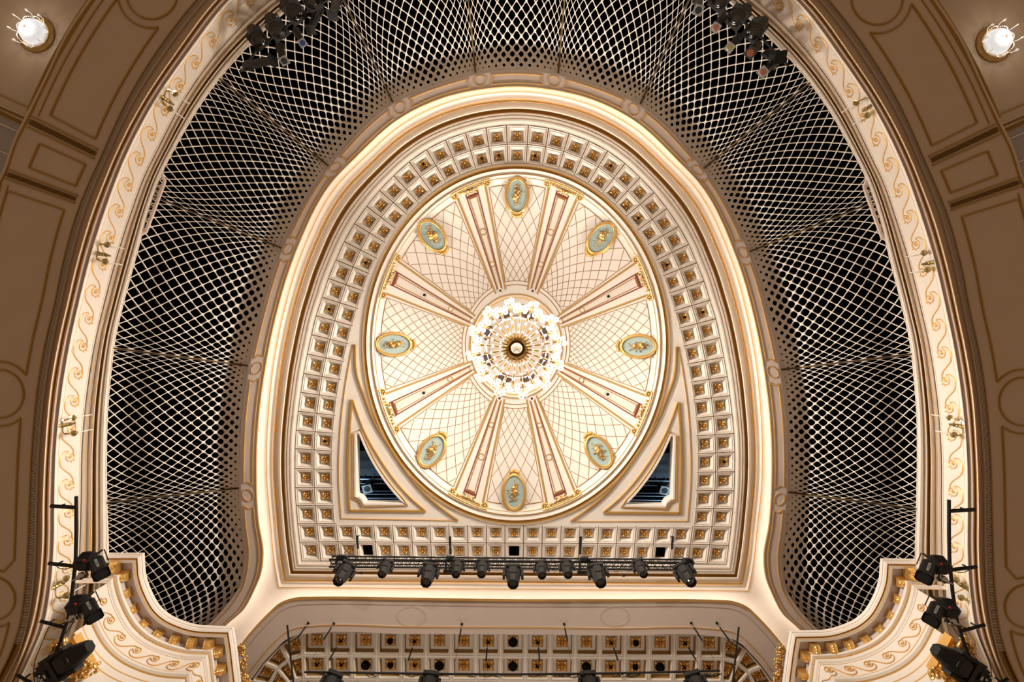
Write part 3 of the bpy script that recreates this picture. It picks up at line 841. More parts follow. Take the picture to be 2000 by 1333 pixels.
# coffered vault over the forestage
HV2 = 17.75
E0s = [(458,1376),(490,1333),(516,1297),(547,1263),(590,1233)]
E1s = [(497,1380),(523,1340),(541,1308),(562,1290),(590,1281.5)]
E2s = [(538,1392),(555,1360),(566,1338),(577,1330),(592,1328)]
E3s = [(588,1420),(590,1400),(592,1385),(594,1378),(596,1375)]
rowsE = []
for e in (E0s, E1s, E2s, E3s):
    L = rot(e); x0 = L[-1, 0]; y0 = L[-1, 1]; x1 = 2*1006.5 - x0
    mid_ = np.array([[x0 + (x1-x0)*j/17, y0] for j in range(1, 17)])
    rowsE.append(np.concatenate([L, mid_, mirror(L, 1006.5)[::-1]]))
mb = MB(); vros = []
for r in range(3):
    A, B = rowsE[r], rowsE[r+1]
    for j in range(len(A)-1):
        q = (A[j], A[j+1], B[j+1], B[j])
        c = sum(q)/4
        if r == 2 and c[1] > 1372: pass
        qq = [np.asarray(x, float) for x in q]
        def inset(f): return [P(c + (p-c)*(1-f), HV2 - .02) for p in qq]
        lv = [(0, 0), (.07, 0), (.075, .04), (.11, .04), (.115, .0), (.15, .0), (.19, .05), (.23, .06), (.25, .25)]
        rws = [[(x, y, z+d) for x, y, z in inset(f)] for f, d in lv]
        for i in range(len(rws)-1): mb.strip(rws[i], rws[i+1], 1 if i == len(rws)-2 else 0, True)
        mb.strip(rws[-1], [(x, y, z) for x, y, z in inset(.27)] and [(x, y, z+.25) for x, y, z in inset(.27)], 1, True)
        fl = [(x, y, z+.25) for x, y, z in inset(.27)]; mb.add(fl, [(0, 1, 2, 3)], 2)
        cc = sum((Vector(v) for v in fl), Vector())/4
        e = Vector(fl[1]) - Vector(fl[0]) + Vector(fl[2]) - Vector(fl[3])
        if r < 2: vros.append((cc, math.atan2(e.y, e.x), r, j, min(.82, e.length/2)))
struct(mb.build('ceiling_vault', ['plaster', 'dkgold', 'field']))

for x in (-4.5, 0, 4.5):      # added fill lights, out of view below, to brighten the vault
    spot_light('vault_fill_light', (x, 12.5, 1.0), (x*.9, 11.0, 17.7), 750, 50)
# ------------------------------------------------------------------ box pavilions at the lower corners
LIP = [(283,1118),(287,1135),(297,1160),(312,1185),(330,1201),(352,1212),(387,1222),(418,1224)]
l1 = resamp(cr(rot(LIP), 6), 50)
lip_wall = np.concatenate([rot([(176,1081),(205,1081),(238,1081),(281,1081)]), l1, rot([(456,1225),(462,1264),(470,1333),(478,1400)])])
lip_rim = np.concatenate([rot([(206,905),(208,983),(210,1040),(211,1081),(281,1081)]), l1, rot([(456,1225),(462,1264),(470,1333),(478,1400)])]); HLp = 13.45
def wall_off(path_px, off, H):
    """offset the lip path (plan at HLp) by off metres to the room side, at height H"""
    w = [Vector((P(q, HLp)[0], P(q, HLp)[1])) for q in path_px]; out = []
    for i, q in enumerate(w):
        a = (w[i] - w[i-1]).normalized() if i else None; b = (w[i+1] - w[i]).normalized() if i < len(w)-1 else None
        if a is None: a = b
        if b is None: b = a
        na, nb = Vector((-a.y, a.x)), Vector((-b.y, b.x)); m = na + nb; m = m / max(m.dot(na), .35)
        out.append((q.x + m.x*off, q.y + m.y*off, H))
    return out
BP = [(.10, HLp+.03, 0), (0, HLp+.03, 0), (0, HLp, 0), (.015, HLp-.05, 0), (.03, HLp-.05, 0), (.04, HLp-.09, 0), (.075, HLp-.13, 0), (.09, HLp-.12, 1), (.115, HLp-.10, 1), (.12, HLp-.16, 0), (.19, HLp-.17, 0), (.195, HLp-.10, 2),
      (.46, HLp-.10, 2), (.46, HLp-.28, 2), (.43, HLp-.30, 0), (.415, HLp-.34, 0), (.43, HLp-.38, 0), (.41, HLp-.40, 0), (.46, HLp-.42, 3), (.46, HLp-.50, 1), (.43, HLp-.51, 0), (.45, HLp-.57, 0), (.49, HLp-.60, 0),
      (.49, HLp-.625, 1), (.50, HLp-.63, 0), (.50, HLp-1.12, 0), (.47, HLp-1.13, 1), (.46, HLp-1.16, 0), (.43, HLp-1.20, 0), (.44, HLp-1.25, 0), (.49, HLp-1.28, 1), (.52, HLp-1.31, 0), (.52, HLp-1.50, 1), (.525, HLp-1.53, 0), (.52, HLp-1.72, 1), (.525, HLp-1.75, 0), (.52, HLp-2.6, 0)]
for sg, wn in ((1, 'wall_left_boxes'), (-1, 'wall_right_boxes')):
    def side(pts): return pts if sg > 0 else [((2*AXB - x), y, z) for x, y, z in pts]
    # mirror in plan about the room axis at cornice height
    AXB = (1004.0-1000)/1000*HLp
    mb = MB(); 
    for i in range(len(BP)-1):
        (oa, ha, mi), (ob, hb, _) = BP[i], BP[i+1]; pth = lip_rim if oa < .19 and ha > HLp-.2 else lip_wall
        k0 = 0 if hb > HLp-.66 or pth is lip_rim else 3 if hb > HLp-1.18 else 6 if hb > HLp-1.5 else 12 if hb > HLp-1.9 else 22
        A_, B_ = side(wall_off(pth, oa, ha)), side(wall_off(pth, ob, hb))
        mb.strip(A_[k0:], B_[k0:], mi)
    # egg-and-dart
    ed = side(wall_off(lip_wall, .455, HLp-.46)); E = resamp(np.array(ed), 120)
    for p in E: mb.blob(p, (.028, .028, .045), None, 5, 3, 1)
    for f in (.25, .55, .85):    # fill spots added above the box cornice to brighten the far screens
        q = Vector(side(wall_off(lip_wall, .22, HLp+.10))[int(f*(len(lip_wall)-1))])
        spot_light('cornice_fill_light', q, Vector((-q.x*.35, -12.5, 15.6)), K_FILL*.8, 44)
    wob = struct(mb.build(wn, ['plaster', 'goldp', 'rose', 'bronze']))
    # scroll frieze
    fr = np.array(side(wall_off(lip_wall, .50, HLp-.87))[3:]); fr = resamp(fr, 400)
    sl2 = np.concatenate([[0], np.cumsum(np.linalg.norm(np.diff(fr, axis=0), axis=1))])
    sm = MB(); pitch = .50; s0 = .35
    while s0 < sl2[-1] - .4:
        path = []; nr = []
        for b, a in SPc:
            s = s0 + a*pitch; i = int(np.clip(np.searchsorted(sl2, s), 1, 399)); t = Vector(fr[i] - fr[i-1]).normalized()
            nn = Vector((t.y, -t.x, 0)) * (1 if sg > 0 else -1)   # outward from the wall, towards the lip side
            nn = -nn if nn.dot(Vector((-fr[i][0], -fr[i][1], 0))) < 0 else nn
            base = Vector([np.interp(s, sl2, fr[:, c]) for c in range(3)])
            path.append(base + Vector((0, 0, (b+.08)*.62))); nr.append(nn)
        sm.ribbon(path, .024, .02, nr, 0); sm.blob(path[3] + nr[3]*.02, (.03, .03, .03), None, 6, 4, 0)
        s0 += pitch
    sm.build('scroll_ornament', ['goldp'], wob)
# ------------------------------------------------------------------ gilded rosettes
def rosette_mesh(sz, hole=False, big=False):
    mb = MB(); rnd = random.Random(3)
    mb.box((0, 0, -.008), (sz*.5, sz*.5, .02))
    for k in range(4):
        R = Matrix.Rotation(k*PI/2 + PI/4, 3, 'Z')
        mb.blob(R @ Vector((sz*.40, 0, -.05)), (sz*.24, sz*.13, .05), R, 8, 4)
        for s in (-1, 1):
            R2 = Matrix.Rotation(k*PI/2 + PI/4 + s*.5, 3, 'Z')
            mb.blob(R2 @ Vector((sz*.38, 0, -.045)), (sz*.12, sz*.07, .045), R2, 6, 4)
        R = Matrix.Rotation(k*PI/2, 3, 'Z')
        mb.blob(R @ Vector((sz*.22, 0, -.05)), (sz*.14, sz*.09, .05), R, 8, 4)
        mb.blob(R @ Vector((sz*.42, sz*.04, -.035)), (sz*.08, sz*.06, .035), R, 6, 3)
        R3 = Matrix.Rotation(k*PI/2 + .4, 3, 'Z')
        mb.blob(R3 @ Vector((sz*.14, 0, -.09)), (sz*.07, sz*.05, .04), R3, 6, 3)
    if not hole: mb.blob((0, 0, -.10), (sz*.10, sz*.10, .06), None, 8, 4)
    return mb
def make_rosette(sz, hole, label, cat, group):
    t = thing('rosette', label, cat, group=group)
    o = rosette_mesh(sz, hole > 0).build('leaf_relief', ['gold'], t, smooth=True)
    if hole:
        mb = MB(); r = hole
        mb.lathe([(r, -.02), (r*1.0, -.125), (r*.8, -.13), (.001, -.12)], 20)
        mb.build('cable_opening', ['dark'], t)
    return t
hid = []
ro_plain = make_rosette(.28, 0, 'x', 'rosette', 'gilded rosettes in the ceiling coffers')
ro_hole = make_rosette(.28, .045, 'x', 'rosette', 'gilded rosettes in the ceiling coffers')
first = {0: True, 1: True}
holes = {('inner', -2), ('inner', 1), ('outer', -5), ('outer', 5), ('inner', -11), ('inner', 11), ('inner', -1), ('outer', 14), ('inner', 8), ('outer', -14), ('inner', -21), ('outer', 22), ('inner', 14)}
for c, ang, w, r, k in ros:
    h = 1 if (r, k) in holes else 0
    src = ro_hole if h else ro_plain
    if r in ('outer', 'inner'):
        if k == 0: lab = 'gilded leaf rosette in the topmost coffer of the %s arched row' % r
        else: lab = 'gilded leaf rosette, %s coffer %s of the topmost in %s arched row' % (ORD[abs(k)], 'right' if k > 0 else 'left', r)
        if h: lab = lab.replace('leaf rosette', 'rosette with black hole')
    else:
        lab = 'gilded leaf rosette in %s straight coffer row above truss, %s from left' % (r, ORD[k+1])
    R = Matrix.Rotation(ang, 3, 'Z')
    if first[h]:
        src.location = c; src.rotation_euler = R.to_euler(); src['label'] = lab; first[h] = False
    else: dup(src, c, R, lab)
grp = 'gilded rosettes in the vault coffers over the stage edge'
vr = {0: make_rosette(.42, 0, 'x', 'rosette', grp), 1: make_rosette(.42, .05, 'x', 'rosette', grp), 2: make_rosette(.42, .10, 'x', 'rosette', grp), 3: make_rosette(.42, .16, 'x', 'rosette', grp)}
vfirst = {k: True for k in vr}
# columns: index 3 is the first straight cell at the left, 19 the last at the right
hole_r0 = {1: 1, 4: 2, 5: 1, 8: 1, 9: 0, 10: 1, 13: 2, 12: 1, 15: 1, 8.5: 0, 11: 0}
r0 = {4: 1, 6: 2, 7: 1, 10: 1, 11: 3, 12: 1, 15: 1, 16: 2, 18: 1}
r1 = {3: 1, 4: 1, 5: 3, 6: 2, 7: 1, 8: 3, 10: 1, 11: 3, 12: 1, 14: 3, 15: 1, 16: 2, 17: 3, 18: 1, 19: 1}
for c, ang, r, j, w in vros:
    h = (r0 if r == 0 else r1).get(j-1, 0)
    rowt = 'first' if r == 0 else 'second'
    lab = 'gilded vault rosette%s beside the stage arch, %s row, %s from left' % (('', ' with small hole', ' with black hole', ' pierced by round opening')[h], rowt, ORD[j+1])
    R = Matrix.Rotation(ang, 3, 'Z')
    if vfirst[h]: vr[h].location = c; vr[h].rotation_euler = R.to_euler(); vr[h]['label'] = lab; vfirst[h] = False
    else: dup(vr[h], c, R, lab)

# ------------------------------------------------------------------ medallions
def medallion(px, py, lab, seed, adir):
    rho = math.hypot((px-TH_DC[0])/ERX, (py-TH_DC[1])/ERY)
    H = dH(min(rho, .95)) - .09; slope = .95*2*min(rho, .95)/(math.hypot(adir[0]*ERX, adir[1]*ERY)*.0185)
    c = Vector(PM(px, py, H)); a = math.atan2(adir[1], adir[0]) - PI/2      # local +Y towards the crown (room centre)
    t = thing('medallion', lab, 'medallion', c, 'oval medallions round the dome', Matrix.Rotation(a, 3, 'Z') @ Matrix.Rotation(math.atan(slope), 3, 'X'))
    rnd = random.Random(seed)
    mb = MB(); ax, ay = .335, .545
    rows = []
    for off, z in ((0, .02), (0, -.04), (.02, -.075), (.045, -.07), (.05, -.04), (.07, -.06), (.095, -.055), (.115, -.02), (.115, .06)):
        rows.append([Vector(((ax+off)*math.cos(2*PI*i/64), (ay+off)*math.sin(2*PI*i/64), z)) for i in range(64)])
    mb.grid(rows, 0, True); mb.build('oval_frame', ['gold'], t, smooth=True)
    mb = MB(); mb.add([(ax*math.cos(2*PI*i/64)*1.01, ay*math.sin(2*PI*i/64)*1.01, 0) for i in range(64)], [tuple(range(64))]); mb.build('painted_field', ['teal'], t)
    mb = MB()
    for i in range(3 + seed % 2):
        a_ = rnd.uniform(0, 2*PI); r = rnd.uniform(.03, .12)
        q = Vector((r*math.cos(a_), r*math.sin(a_)*1.4 - .03, -.055)); z_ = rnd.uniform(.06, .10)
        mb.blob(q, (z_, z_*rnd.uniform(.75, 1.1), .05), Matrix.Rotation(rnd.uniform(0, PI), 3, 'Z'), 12, 6)
    for i in range(46):
        q = Vector((rnd.gauss(0, .085), rnd.gauss(-.02, .15), rnd.uniform(-.07, -.03)))
        if (q.x/.22)**2 + (q.y/.38)**2 > 1: continue
        mb.blob(q, (rnd.uniform(.02, .05), rnd.uniform(.012, .028), .025), Matrix.Rotation(rnd.uniform(0, PI), 3, 'Z'), 7, 4)
    for i in range(11):
        a_ = (PI/2 if i % 2 else -PI/2) + rnd.uniform(-.75, .75); L = rnd.uniform(.24, .40)
        b1_ = Vector((L*.6*math.cos(a_), L*math.sin(a_), -.025))
        mb.tube([Vector((0, 0, -.04)), b1_*.5 + Vector((rnd.uniform(-.03, .03), 0, -.03)), b1_], [.012, .010, .006], 5)
        mb.blob(b1_, (.034, .018, .02), Matrix.Rotation(a_, 3, 'Z'), 6, 3)
    mb.build('trophy_relief', ['gold'], t, smooth=True)
    mb = MB()
    for i in range(7):
        a_ = (i-3)*.36; q = Vector((.16*math.sin(a_*1.1), ay + .09 + .07*math.cos(a_), -.06)); mb.blob(q, (.045, .065, .05), Matrix.Rotation(-a_, 3, 'Z'), 7, 4)
    mb.blob((0, ay+.19, -.06), (.05, .07, .05), None, 8, 4)
    for s in (-1, 1): mb.blob((s*.17, ay+.05, -.05), (.07, .035, .035), Matrix.Rotation(-s*.3, 3, 'Z'), 7, 4)
    mb.build('leaf_crest', ['gold'], t, smooth=True)
    for s in (-1, 1):
        mb = MB(); mb.tube([(s*.34, -.43, -.02), (s*.40, -.47, -.02), (s*.42, -.42, -.02), (s*.38, -.40, -.02)], .014, 5)
        mb.build('scroll_hook', ['goldp'], t)
med = [(1010,383,'teal oval medallion with gilt shields and flowers, topmost of the dome',4,(0,1)), (1174,466,'teal oval gilt-framed medallion at the upper right of the dome',5,(-.62,.80)),
       (1246,677,'teal oval medallion lying sideways at the right of the dome',6,(-1,0)), (1169,882,'teal oval gilt-framed medallion at the lower right of the dome',7,(-.55,-.84)),
       (1004,961,'teal oval medallion with gilt trophy, lowest of the dome, nearest stage',8,(0,-1)), (844,881,'teal oval gilt-framed medallion at the lower left of the dome',9,(.55,-.84)),
       (770,673,'teal oval medallion lying sideways at the left of the dome',10,(1,0)), (845,461,'teal oval gilt-framed medallion at the upper left of the dome',11,(.62,.80))]
for a in med: medallion(*a)

# ------------------------------------------------------------------ chandelier
CC = Vector(PM(1009, 681, 13.2))
ch = thing('chandelier', 'huge gilt chandelier with rings of lit glass cups hanging under the dome', 'chandelier', CC)
mb = MB(); mb.tube([(0, 0, .1), (0, 0, HH+.45-13.2)], .035, 8); mb.blob((0, 0, 3.0), (.12, .12, .3), None, 12, 6); mb.build('stem', ['bronze'], ch)
mb = MB()
mb.lathe([(.001, .35), (.2, .32), (.30, .2), (.33, .08), (.31, .0), (.26, -.04), (.21, -.02), (.20, .02), (.17, .04), (.15, -.04), (.13, -.06)], 40)
for i in range(12):
    a = 2*PI*i/12; mb.box((.27*math.cos(a), .27*math.sin(a), -.04), (.03, .09, .03), Matrix.Rotation(a, 3, 'Z'))
mb.build('hub_ring', ['bronze'], ch)
mb = MB(); mb.lathe([(.135, -.05), (.12, -.09), (.09, -.08), (.085, -.10), (.06, -.09), (.055, -.11), (.04, -.1)], 32); hb = mb.build('hub_boss', ['candle'], ch)
mb = MB(); mb.blob((0, 0, -.11), (.035, .035, .03), None, 10, 5); mb.build('finial', ['gold'], hb)
NA = 24
cupm = MB()
cupm.lathe([(.022, -.01), (.05, .0), (.062, .03), (.055, .08), (.066, .10)], 12)
for i in range(6):
    a = 2*PI*i/6; cupm.blob((.058*math.cos(a), .058*math.sin(a), .04), (.022, .022, .04), None, 6, 4)
cupm.lathe([(.001, -.03), (.018, -.02), (.018, .0)], 8, mi=1)
cup_mesh = cupm.build('light_cup', ['bulb', 'bronze']).data
COL.objects.unlink([o for o in bpy.data.objects if o.name == 'light_cup'][0]); bpy.data.objects.remove(bpy.data.objects['light_cup'])
rnd = random.Random(12)
for k in range(NA):
    a = 2*PI*(k+.35)/NA; ca, sa = math.cos(a), math.sin(a); L = 1.08 if k % 2 else .96
    def q(r, l=0, z=0): return Vector((r*ca - l*sa, r*sa + l*ca, z))
    mb = MB()
    pth = [q(.24, 0, .0), q(.45, 0, -.04), q(.7, 0, -.01), q(L, 0, .1)]
    mb.tube(pth, .022, 7, 0)
    for j in range(7):
        r = .3 + (L-.34)*j/6.5; z = -.03 + (0 if r < .7 else (r-.7)*.3)
        mb.tube([q(r, 0, z), q(r+.055, 0, z+.004)], .032, 8, 0 if j % 2 == 0 else 2)
    mb.blob(q(L, 0, .1), (.035, .035, .05), None, 8, 4, 1)
    ends_ = [(L+.02, -.12, .14), (L+.03, .12, .16), (L+.16, -.05, .2), (L+.20 if k % 2 else L+.12, .08, .28)]
    for r, l, z in ends_: mb.tube([q(L, 0, .1), q((L+r)/2, l*.7, .08), q(r, l, z-.02)], .008, 4, 1)
    mb.tube([q(L, 0, .1), q(L*.6, 0, .9), q(.12, 0, 1.6)], .008, 4, 2)
    arm = mb.build('arm', ['bronze', 'gold', 'bead'], ch)
    for r, l, z in ends_:
        c = bpy.data.objects.new('light_cup', cup_mesh); COL.objects.link(c); c.parent = arm
        c.location = q(r, l, z); c.rotation_euler = (0, 0, rnd.uniform(0, 1)); s = rnd.uniform(.85, 1.08); c.scale = (s, s, s)
mb = MB()
for tier, (r, z, nn) in enumerate(((.80, .45, 30),)):
    for i in range(nn):
        a = 2*PI*i/nn + tier*.3; p = Vector((r*math.cos(a), r*math.sin(a), z)); b = .035
        mb.blob(p, (b, b*.5, b*1.3), Matrix.Rotation(a, 3, 'Z'), 6, 3)
    mb.tube([Vector((r*math.cos(2*PI*i/40), r*math.sin(2*PI*i/40), z+.03)) for i in range(41)], .008, 4, 0, False)
mb.build('crystal_ring', ['bead'], ch)
for i in range(8):
    a = 2*PI*i/8; point_light('chandelier_glow', CC + Vector((1.12*math.cos(a), 1.12*math.sin(a), .42)), K_CH/8, WARM, .15)

# ------------------------------------------------------------------ ceiling lamps in the upper corners, side ceilings behind the tier
HG = 12.75
mb = MB()
A = np.array([by_angle(OC['S'], np.array([math.radians(t)]))[0] for t in np.linspace(-64.6, -25, 50)])
for sg in (-1, 1):
    q = A if sg < 0 else mirror(A, 1000)
    inn = [CA + (p-CA)*.93 for p in q]; out = [CA + (p-CA)*1.6 for p in q]
    mb.strip([P(x, HG) for x in inn], [P(x, HG) for x in out], 0)
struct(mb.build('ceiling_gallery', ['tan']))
mb = MB()
for sg in (-1, 1):
    # fascia of the gallery beyond: gilt bead, cream band, bronze grille, lavender wall
    a = rot((-160, 117))[0]; b = rot((60, 215))[0]
    if sg > 0: a = mirror(a, 1000); b = mirror(b, 1000)
    dn = np.array([0.0, 1.0])
    def band(y0, y1, H0, H1, mi): mb.add([P(a+dn*y0, H0), P(b+dn*y0, H0), P(b+dn*y1, H1), P(a+dn*y1, H1)], [(0, 1, 2, 3)], mi)
    band(-4, -1, HG-.06, HG-.06, 1); band(-1, 17, HG-.04, HG-.02, 0); band(17, 18.5, HG-.05, HG-.05, 2); band(18.5, 36, HG-.02, HG+.1, 3)
    for i in range(60):
        for fam in (0, 1):
            f0 = i/60; p0 = a*(1-f0)+b*f0; f1 = f0 + (.05 if fam else -.05); p1 = a*(1-f1)+b*f1
            mb.ribbon([P(p0+dn*19, HG-.03), P(p1+dn*35.5, HG+.07)], .02, .01, mi=1)
    band(36, 38, HG+.05, HG+.05, 1); band(38, 52, HG+.1, HG+.12, 4); band(52, 54.5, HG+.08, HG+.08, 2); band(54.5, 105, HG+.15, HG+.2, 4); band(105, 107.5, HG+.17, HG+.17, 2); band(107.5, 420, HG+.2, HG+.3, 4)
struct(mb.build('wall_gallery', ['tan', 'dkgold', 'plaster', 'bronze', 'lav']))
def corner_lamp(px, py, lab):
    c = Vector(PM(px, py, HG)); t = thing('ceiling_lamp', lab, 'lamp', c, 'crystal lamps on the gallery ceiling')
    mb = MB(); mb.lathe([(.46, 0), (.45, -.03), (.38, -.05), (.36, -.02)], 40, mi=1); mb.lathe([(.37, -.04), (.35, -.07), (.32, -.05)], 40, mi=0); mb.build('base_ring', ['gold', 'dkgold'], t)
    mb = MB(); rows = [(.31*math.cos(j*PI/2/9), -.07 - .27*math.sin(j*PI/2/9)) for j in range(10)]; rows[-1] = (.04, -.34)
    mb.lathe(rows, 40)
    for k in range(40):
        a = 2*PI*k/40; mb.tube([(rows[j][0]*1.01*math.cos(a), rows[j][0]*1.01*math.sin(a), rows[j][1]) for j in range(9)], .006, 3, 0, False)
    mb.build('crystal_dome', ['crystal'], t, smooth=True)
    mb = MB(); mb.blob((0, 0, -.345), (.04, .04, .03), None, 10, 4); mb.build('boss', ['red'], t)
    mb = MB()
    for k in range(8):
        a0, a1 = 2*PI*k/8, 2*PI*(k+1)/8
        for j in range(9):
            f = j/8; a = a0*(1-f)+a1*f; z = -.10 - .07*math.sin(PI*f); r = .36
            mb.blob((r*math.cos(a), r*math.sin(a), z), (.016, .016, .016), None, 6, 3)
        mb.tube([(.34*math.cos(a0), .34*math.sin(a0), -.08), (.42*math.cos(a0), .42*math.sin(a0), -.16), (.43*math.cos(a0), .43*math.sin(a0), -.24)], .008, 4)
        mb.blob((.43*math.cos(a0), .43*math.sin(a0), -.28), (.03, .015, .045), Matrix.Rotation(a0, 3, 'Z'), 8, 4)
    mb.build('bead_swag', ['bead'], t)
    point_light('lamp_glow', c + Vector((0, 0, -.42)), K_LAMP, (1, .88, .72), .12)
corner_lamp(72, 67, 'round lit crystal lamp on the gallery ceiling in the upper left corner')
corner_lamp(1941, 86, 'round lit crystal lamp on the gallery ceiling in the upper right corner')

# ------------------------------------------------------------------ candle sconces on the tier front
def sconce(bx, by, cups, lab):
    H0 = 12.12; base = Vector(PM(bx, by, H0+.05)); t = thing('wall_sconce', lab, 'sconce', base, 'two-armed candle sconces on the tier front')
    inn = Vector((-base.x, -base.y, 0)).normalized()
    mb = MB()
    for i in range(6): mb.blob(inn*(.03 + .02*(i % 2)) + Vector((0, 0, -.06 + .05*i)), (.05, .05, .045), None, 7, 4)
    mb.blob(inn*.12 + Vector((0, 0, .18)), (.03, .03, .09), None, 6, 4); mb.build('back_plate', ['antique'], t)
    for cx, cy in cups:
        c = Vector(PM(cx, cy, H0+.10)) - base
        mb = MB(); mid_ = c*.5 + Vector((0, 0, -.12)) + (c - inn*c.dot(inn))*.35
        pts = cr([list(inn*.02), list(mid_), list(c*.95 + Vector((0, 0, -.10))), list(c)], 6)
        mb.tube([Vector(p) for p in pts], .016, 6); mb.blob(pts[8], (.03, .03, .03), None, 6, 3)
        mb.lathe([(.001, -.05), (.035, -.04), (.07, .0), (.075, .02), (.05, .03), (.03, .03), (.035, .09), (.025, .10)], 14, Matrix.Translation(c))
        arm = mb.build('arm', ['antique'], t)
        mb = MB(); mb.tube([c + Vector((0, 0, .09)), c + Vector((0, 0, .56))], [.016, .014], 8); mb.build('candle', ['candle'], arm)
sconce(318, 190, [(341,182),(331,212)], 'two-candle gilt sconce on the upper left tier front')
sconce(190, 495, [(208,478),(204,511)], 'two-candle gilt sconce on the left tier front, beside screen')
sconce(120, 832, [(141,817),(143,847)], 'two-candle gilt sconce on the left tier front, lower one')
sconce(106, 1148, [(128,1131),(128,1165)], 'two-candle gilt sconce half hidden behind the left lighting pole')
sconce(1707, 203, [(1673,200),(1695,225)], 'two-candle gilt sconce on the upper right tier front')
sconce(1826, 512, [(1806,494),(1813,527)], 'two-candle gilt sconce on the right tier front, beside screen')
sconce(1881, 834, [(1857,817),(1865,850)], 'two-candle gilt sconce on the right tier front, lower one')
sconce(1894, 1153, [(1869,1134),(1879,1169)], 'two-candle gilt sconce half hidden behind the right lighting pole')

# ------------------------------------------------------------------ gilded corbels under the pavilion cornices
def corbel_root():
    t = thing('corbel', 'x', 'corbel', group='gilded corbels under the box cornices')
    mb = MB(); mb.box((0, 0, -.01), (.20, .25, .04)); mb.build('corbel_cap', ['goldp'], t)
    mb = MB()
    rows = []
    for y, z in ((.12, -.03), (.12, -.10), (.08, -.15), (.0, -.16), (-.06, -.22), (-.10, -.24), (-.12, -.20), (-.12, -.03)):
        rows.append([Vector((-.075, y, z)), Vector((-.04, y, z-.015)), Vector((.04, y, z-.015)), Vector((.075, y, z))])
    mb.grid(rows, 0); 
    L_ = [r[0] for r in rows]; R_ = [r[-1] for r in rows]; mb.add(L_, [tuple(range(8))], 0); mb.add(R_, [tuple(range(8))], 0)
    for i in range(5):
        y = .09 - .045*i; mb.blob((0, y, -.13 - .02*i), (.05 - .004*i, .025, .04), None, 7, 4)
        for s in (-1, 1): mb.blob((s*.045, y-.01, -.12 - .02*i), (.02, .02, .03), None, 6, 3)
    mb.build('acanthus_scroll', ['gold'], t)
    return t
cb = corbel_root(); cfirst = True
corb = [(229,1105),(243,1124),(247,1158),(259,1191),(281,1220),(310,1241),(344,1251),(378,1255),(411,1258),(427,1271),(433,1305)]
dirs = [(0,1),(-1,0),(-1,.15),(-.9,.4),(-.7,.7),(-.45,.9),(-.25,1),(-.1,1),(0,1),(-1,0),(-1,0)]
for sg in (1, -1):
    for i, ((x, y), d) in enumerate(zip(corb, dirs)):
        c = rot((x, y))[0]
        if sg < 0: c = mirror(c, 1004); d = (-d[0], d[1])
        a = math.atan2(d[1], d[0]) + PI/2      # local -Y along d
        lab = 'gilded acanthus corbel under %s box cornice, %s from its upper end' % ('left' if sg > 0 else 'right', ORD[i+1])
        loc = Vector(P(c, HLp-.12)); R = Matrix.Rotation(a, 3, 'Z')
        if cfirst: cb.scale = (1.25, 1.2, 1.1); cb.location = loc; cb.rotation_euler = R.to_euler(); cb['label'] = lab; cfirst = False
        else: dup(cb, loc, R, lab)
# gilded cartouches at the arch springing and capitals by the boxes
def ornament(name, lab, cat, pts, H, seed, sc=1.0, group=None, m='gold'):
    rnd = random.Random(seed); c0 = Vector(PM(pts[0][0], pts[0][1], H)); t = thing(name, lab, cat, c0, group)
    mb = MB(); n = len(pts)
    W3 = [Vector(PM(x, y, H + .0)) - c0 for x, y in pts]
    for i in range(n-1):
        for j in range(5):
            f = j/5; p = W3[i]*(1-f) + W3[i+1]*f
            for s in range(7):
                d = Vector((rnd.uniform(-1, 1), rnd.uniform(-1, 1), rnd.uniform(-1, 1)))*.09*sc
                mb.blob(p + d, (.06*sc*rnd.uniform(.4, 1.1), .03*sc*rnd.uniform(.5, 1.2), .035*sc), Matrix.Rotation(rnd.uniform(0, PI), 3, 'Z'), 8, 4)
    mb.build('foliage_relief', [m], t, smooth=True)
    mb = MB(); p = W3[0]
    rows = []
    pts2 = [p + Vector((.13*sc*(1-k/26)*math.cos(k*.55), .13*sc*(1-k/26)*math.sin(k*.55), -.05)) for k in range(24)]
    mb.tube(pts2, .028*sc, 6); mb.build('volute', [m], t, smooth=True)
    return t
ornament('cartouche', 'silvery gilt foliage cartouche where the stage arch meets left boxes', 'ornament', [(471,1266),(476,1290),(473,1310),(481,1333),(482,1360)], 14.2, 3, .9)
ornament('cartouche', 'silvery gilt foliage cartouche where the stage arch meets right boxes', 'ornament', [(1526,1268),(1520,1290),(1523,1310),(1515,1333),(1513,1360)], 14.2, 4, .9)
for sg, nm in ((1, 'left'), (-1, 'right')):
    q = [(120,1262),(112,1290),(150,1322),(185,1302)] if sg > 0 else [(1882,1262),(1892,1290),(1852,1322),(1817,1308)]
    t = ornament('column_capital', 'gilded leafy column capital behind the large %s moving light' % nm, 'capital', q, 11.15, 9 if sg > 0 else 10, 1.5)
    c0 = t.location; mb = MB()
    pa = [(118,1290),(150,1240),(186,1305)] if sg > 0 else [(1886,1290),(1852,1240),(1815,1308)]
    v = [Vector(PM(x, y, 11.4)) - c0 for x, y in pa]
    mb.hexa([v[0]+Vector((0,0,-.1)), v[1]+Vector((0,0,-.1)), v[2]+Vector((0,0,-.1)), (v[0]+v[2])/2+Vector((0,.3,-.1)), v[0]+Vector((0,0,.1)), v[1]+Vector((0,0,.1)), v[2]+Vector((0,0,.1)), (v[0]+v[2])/2+Vector((0,.3,.1))])
    mb.build('abacus', ['gold'], t)

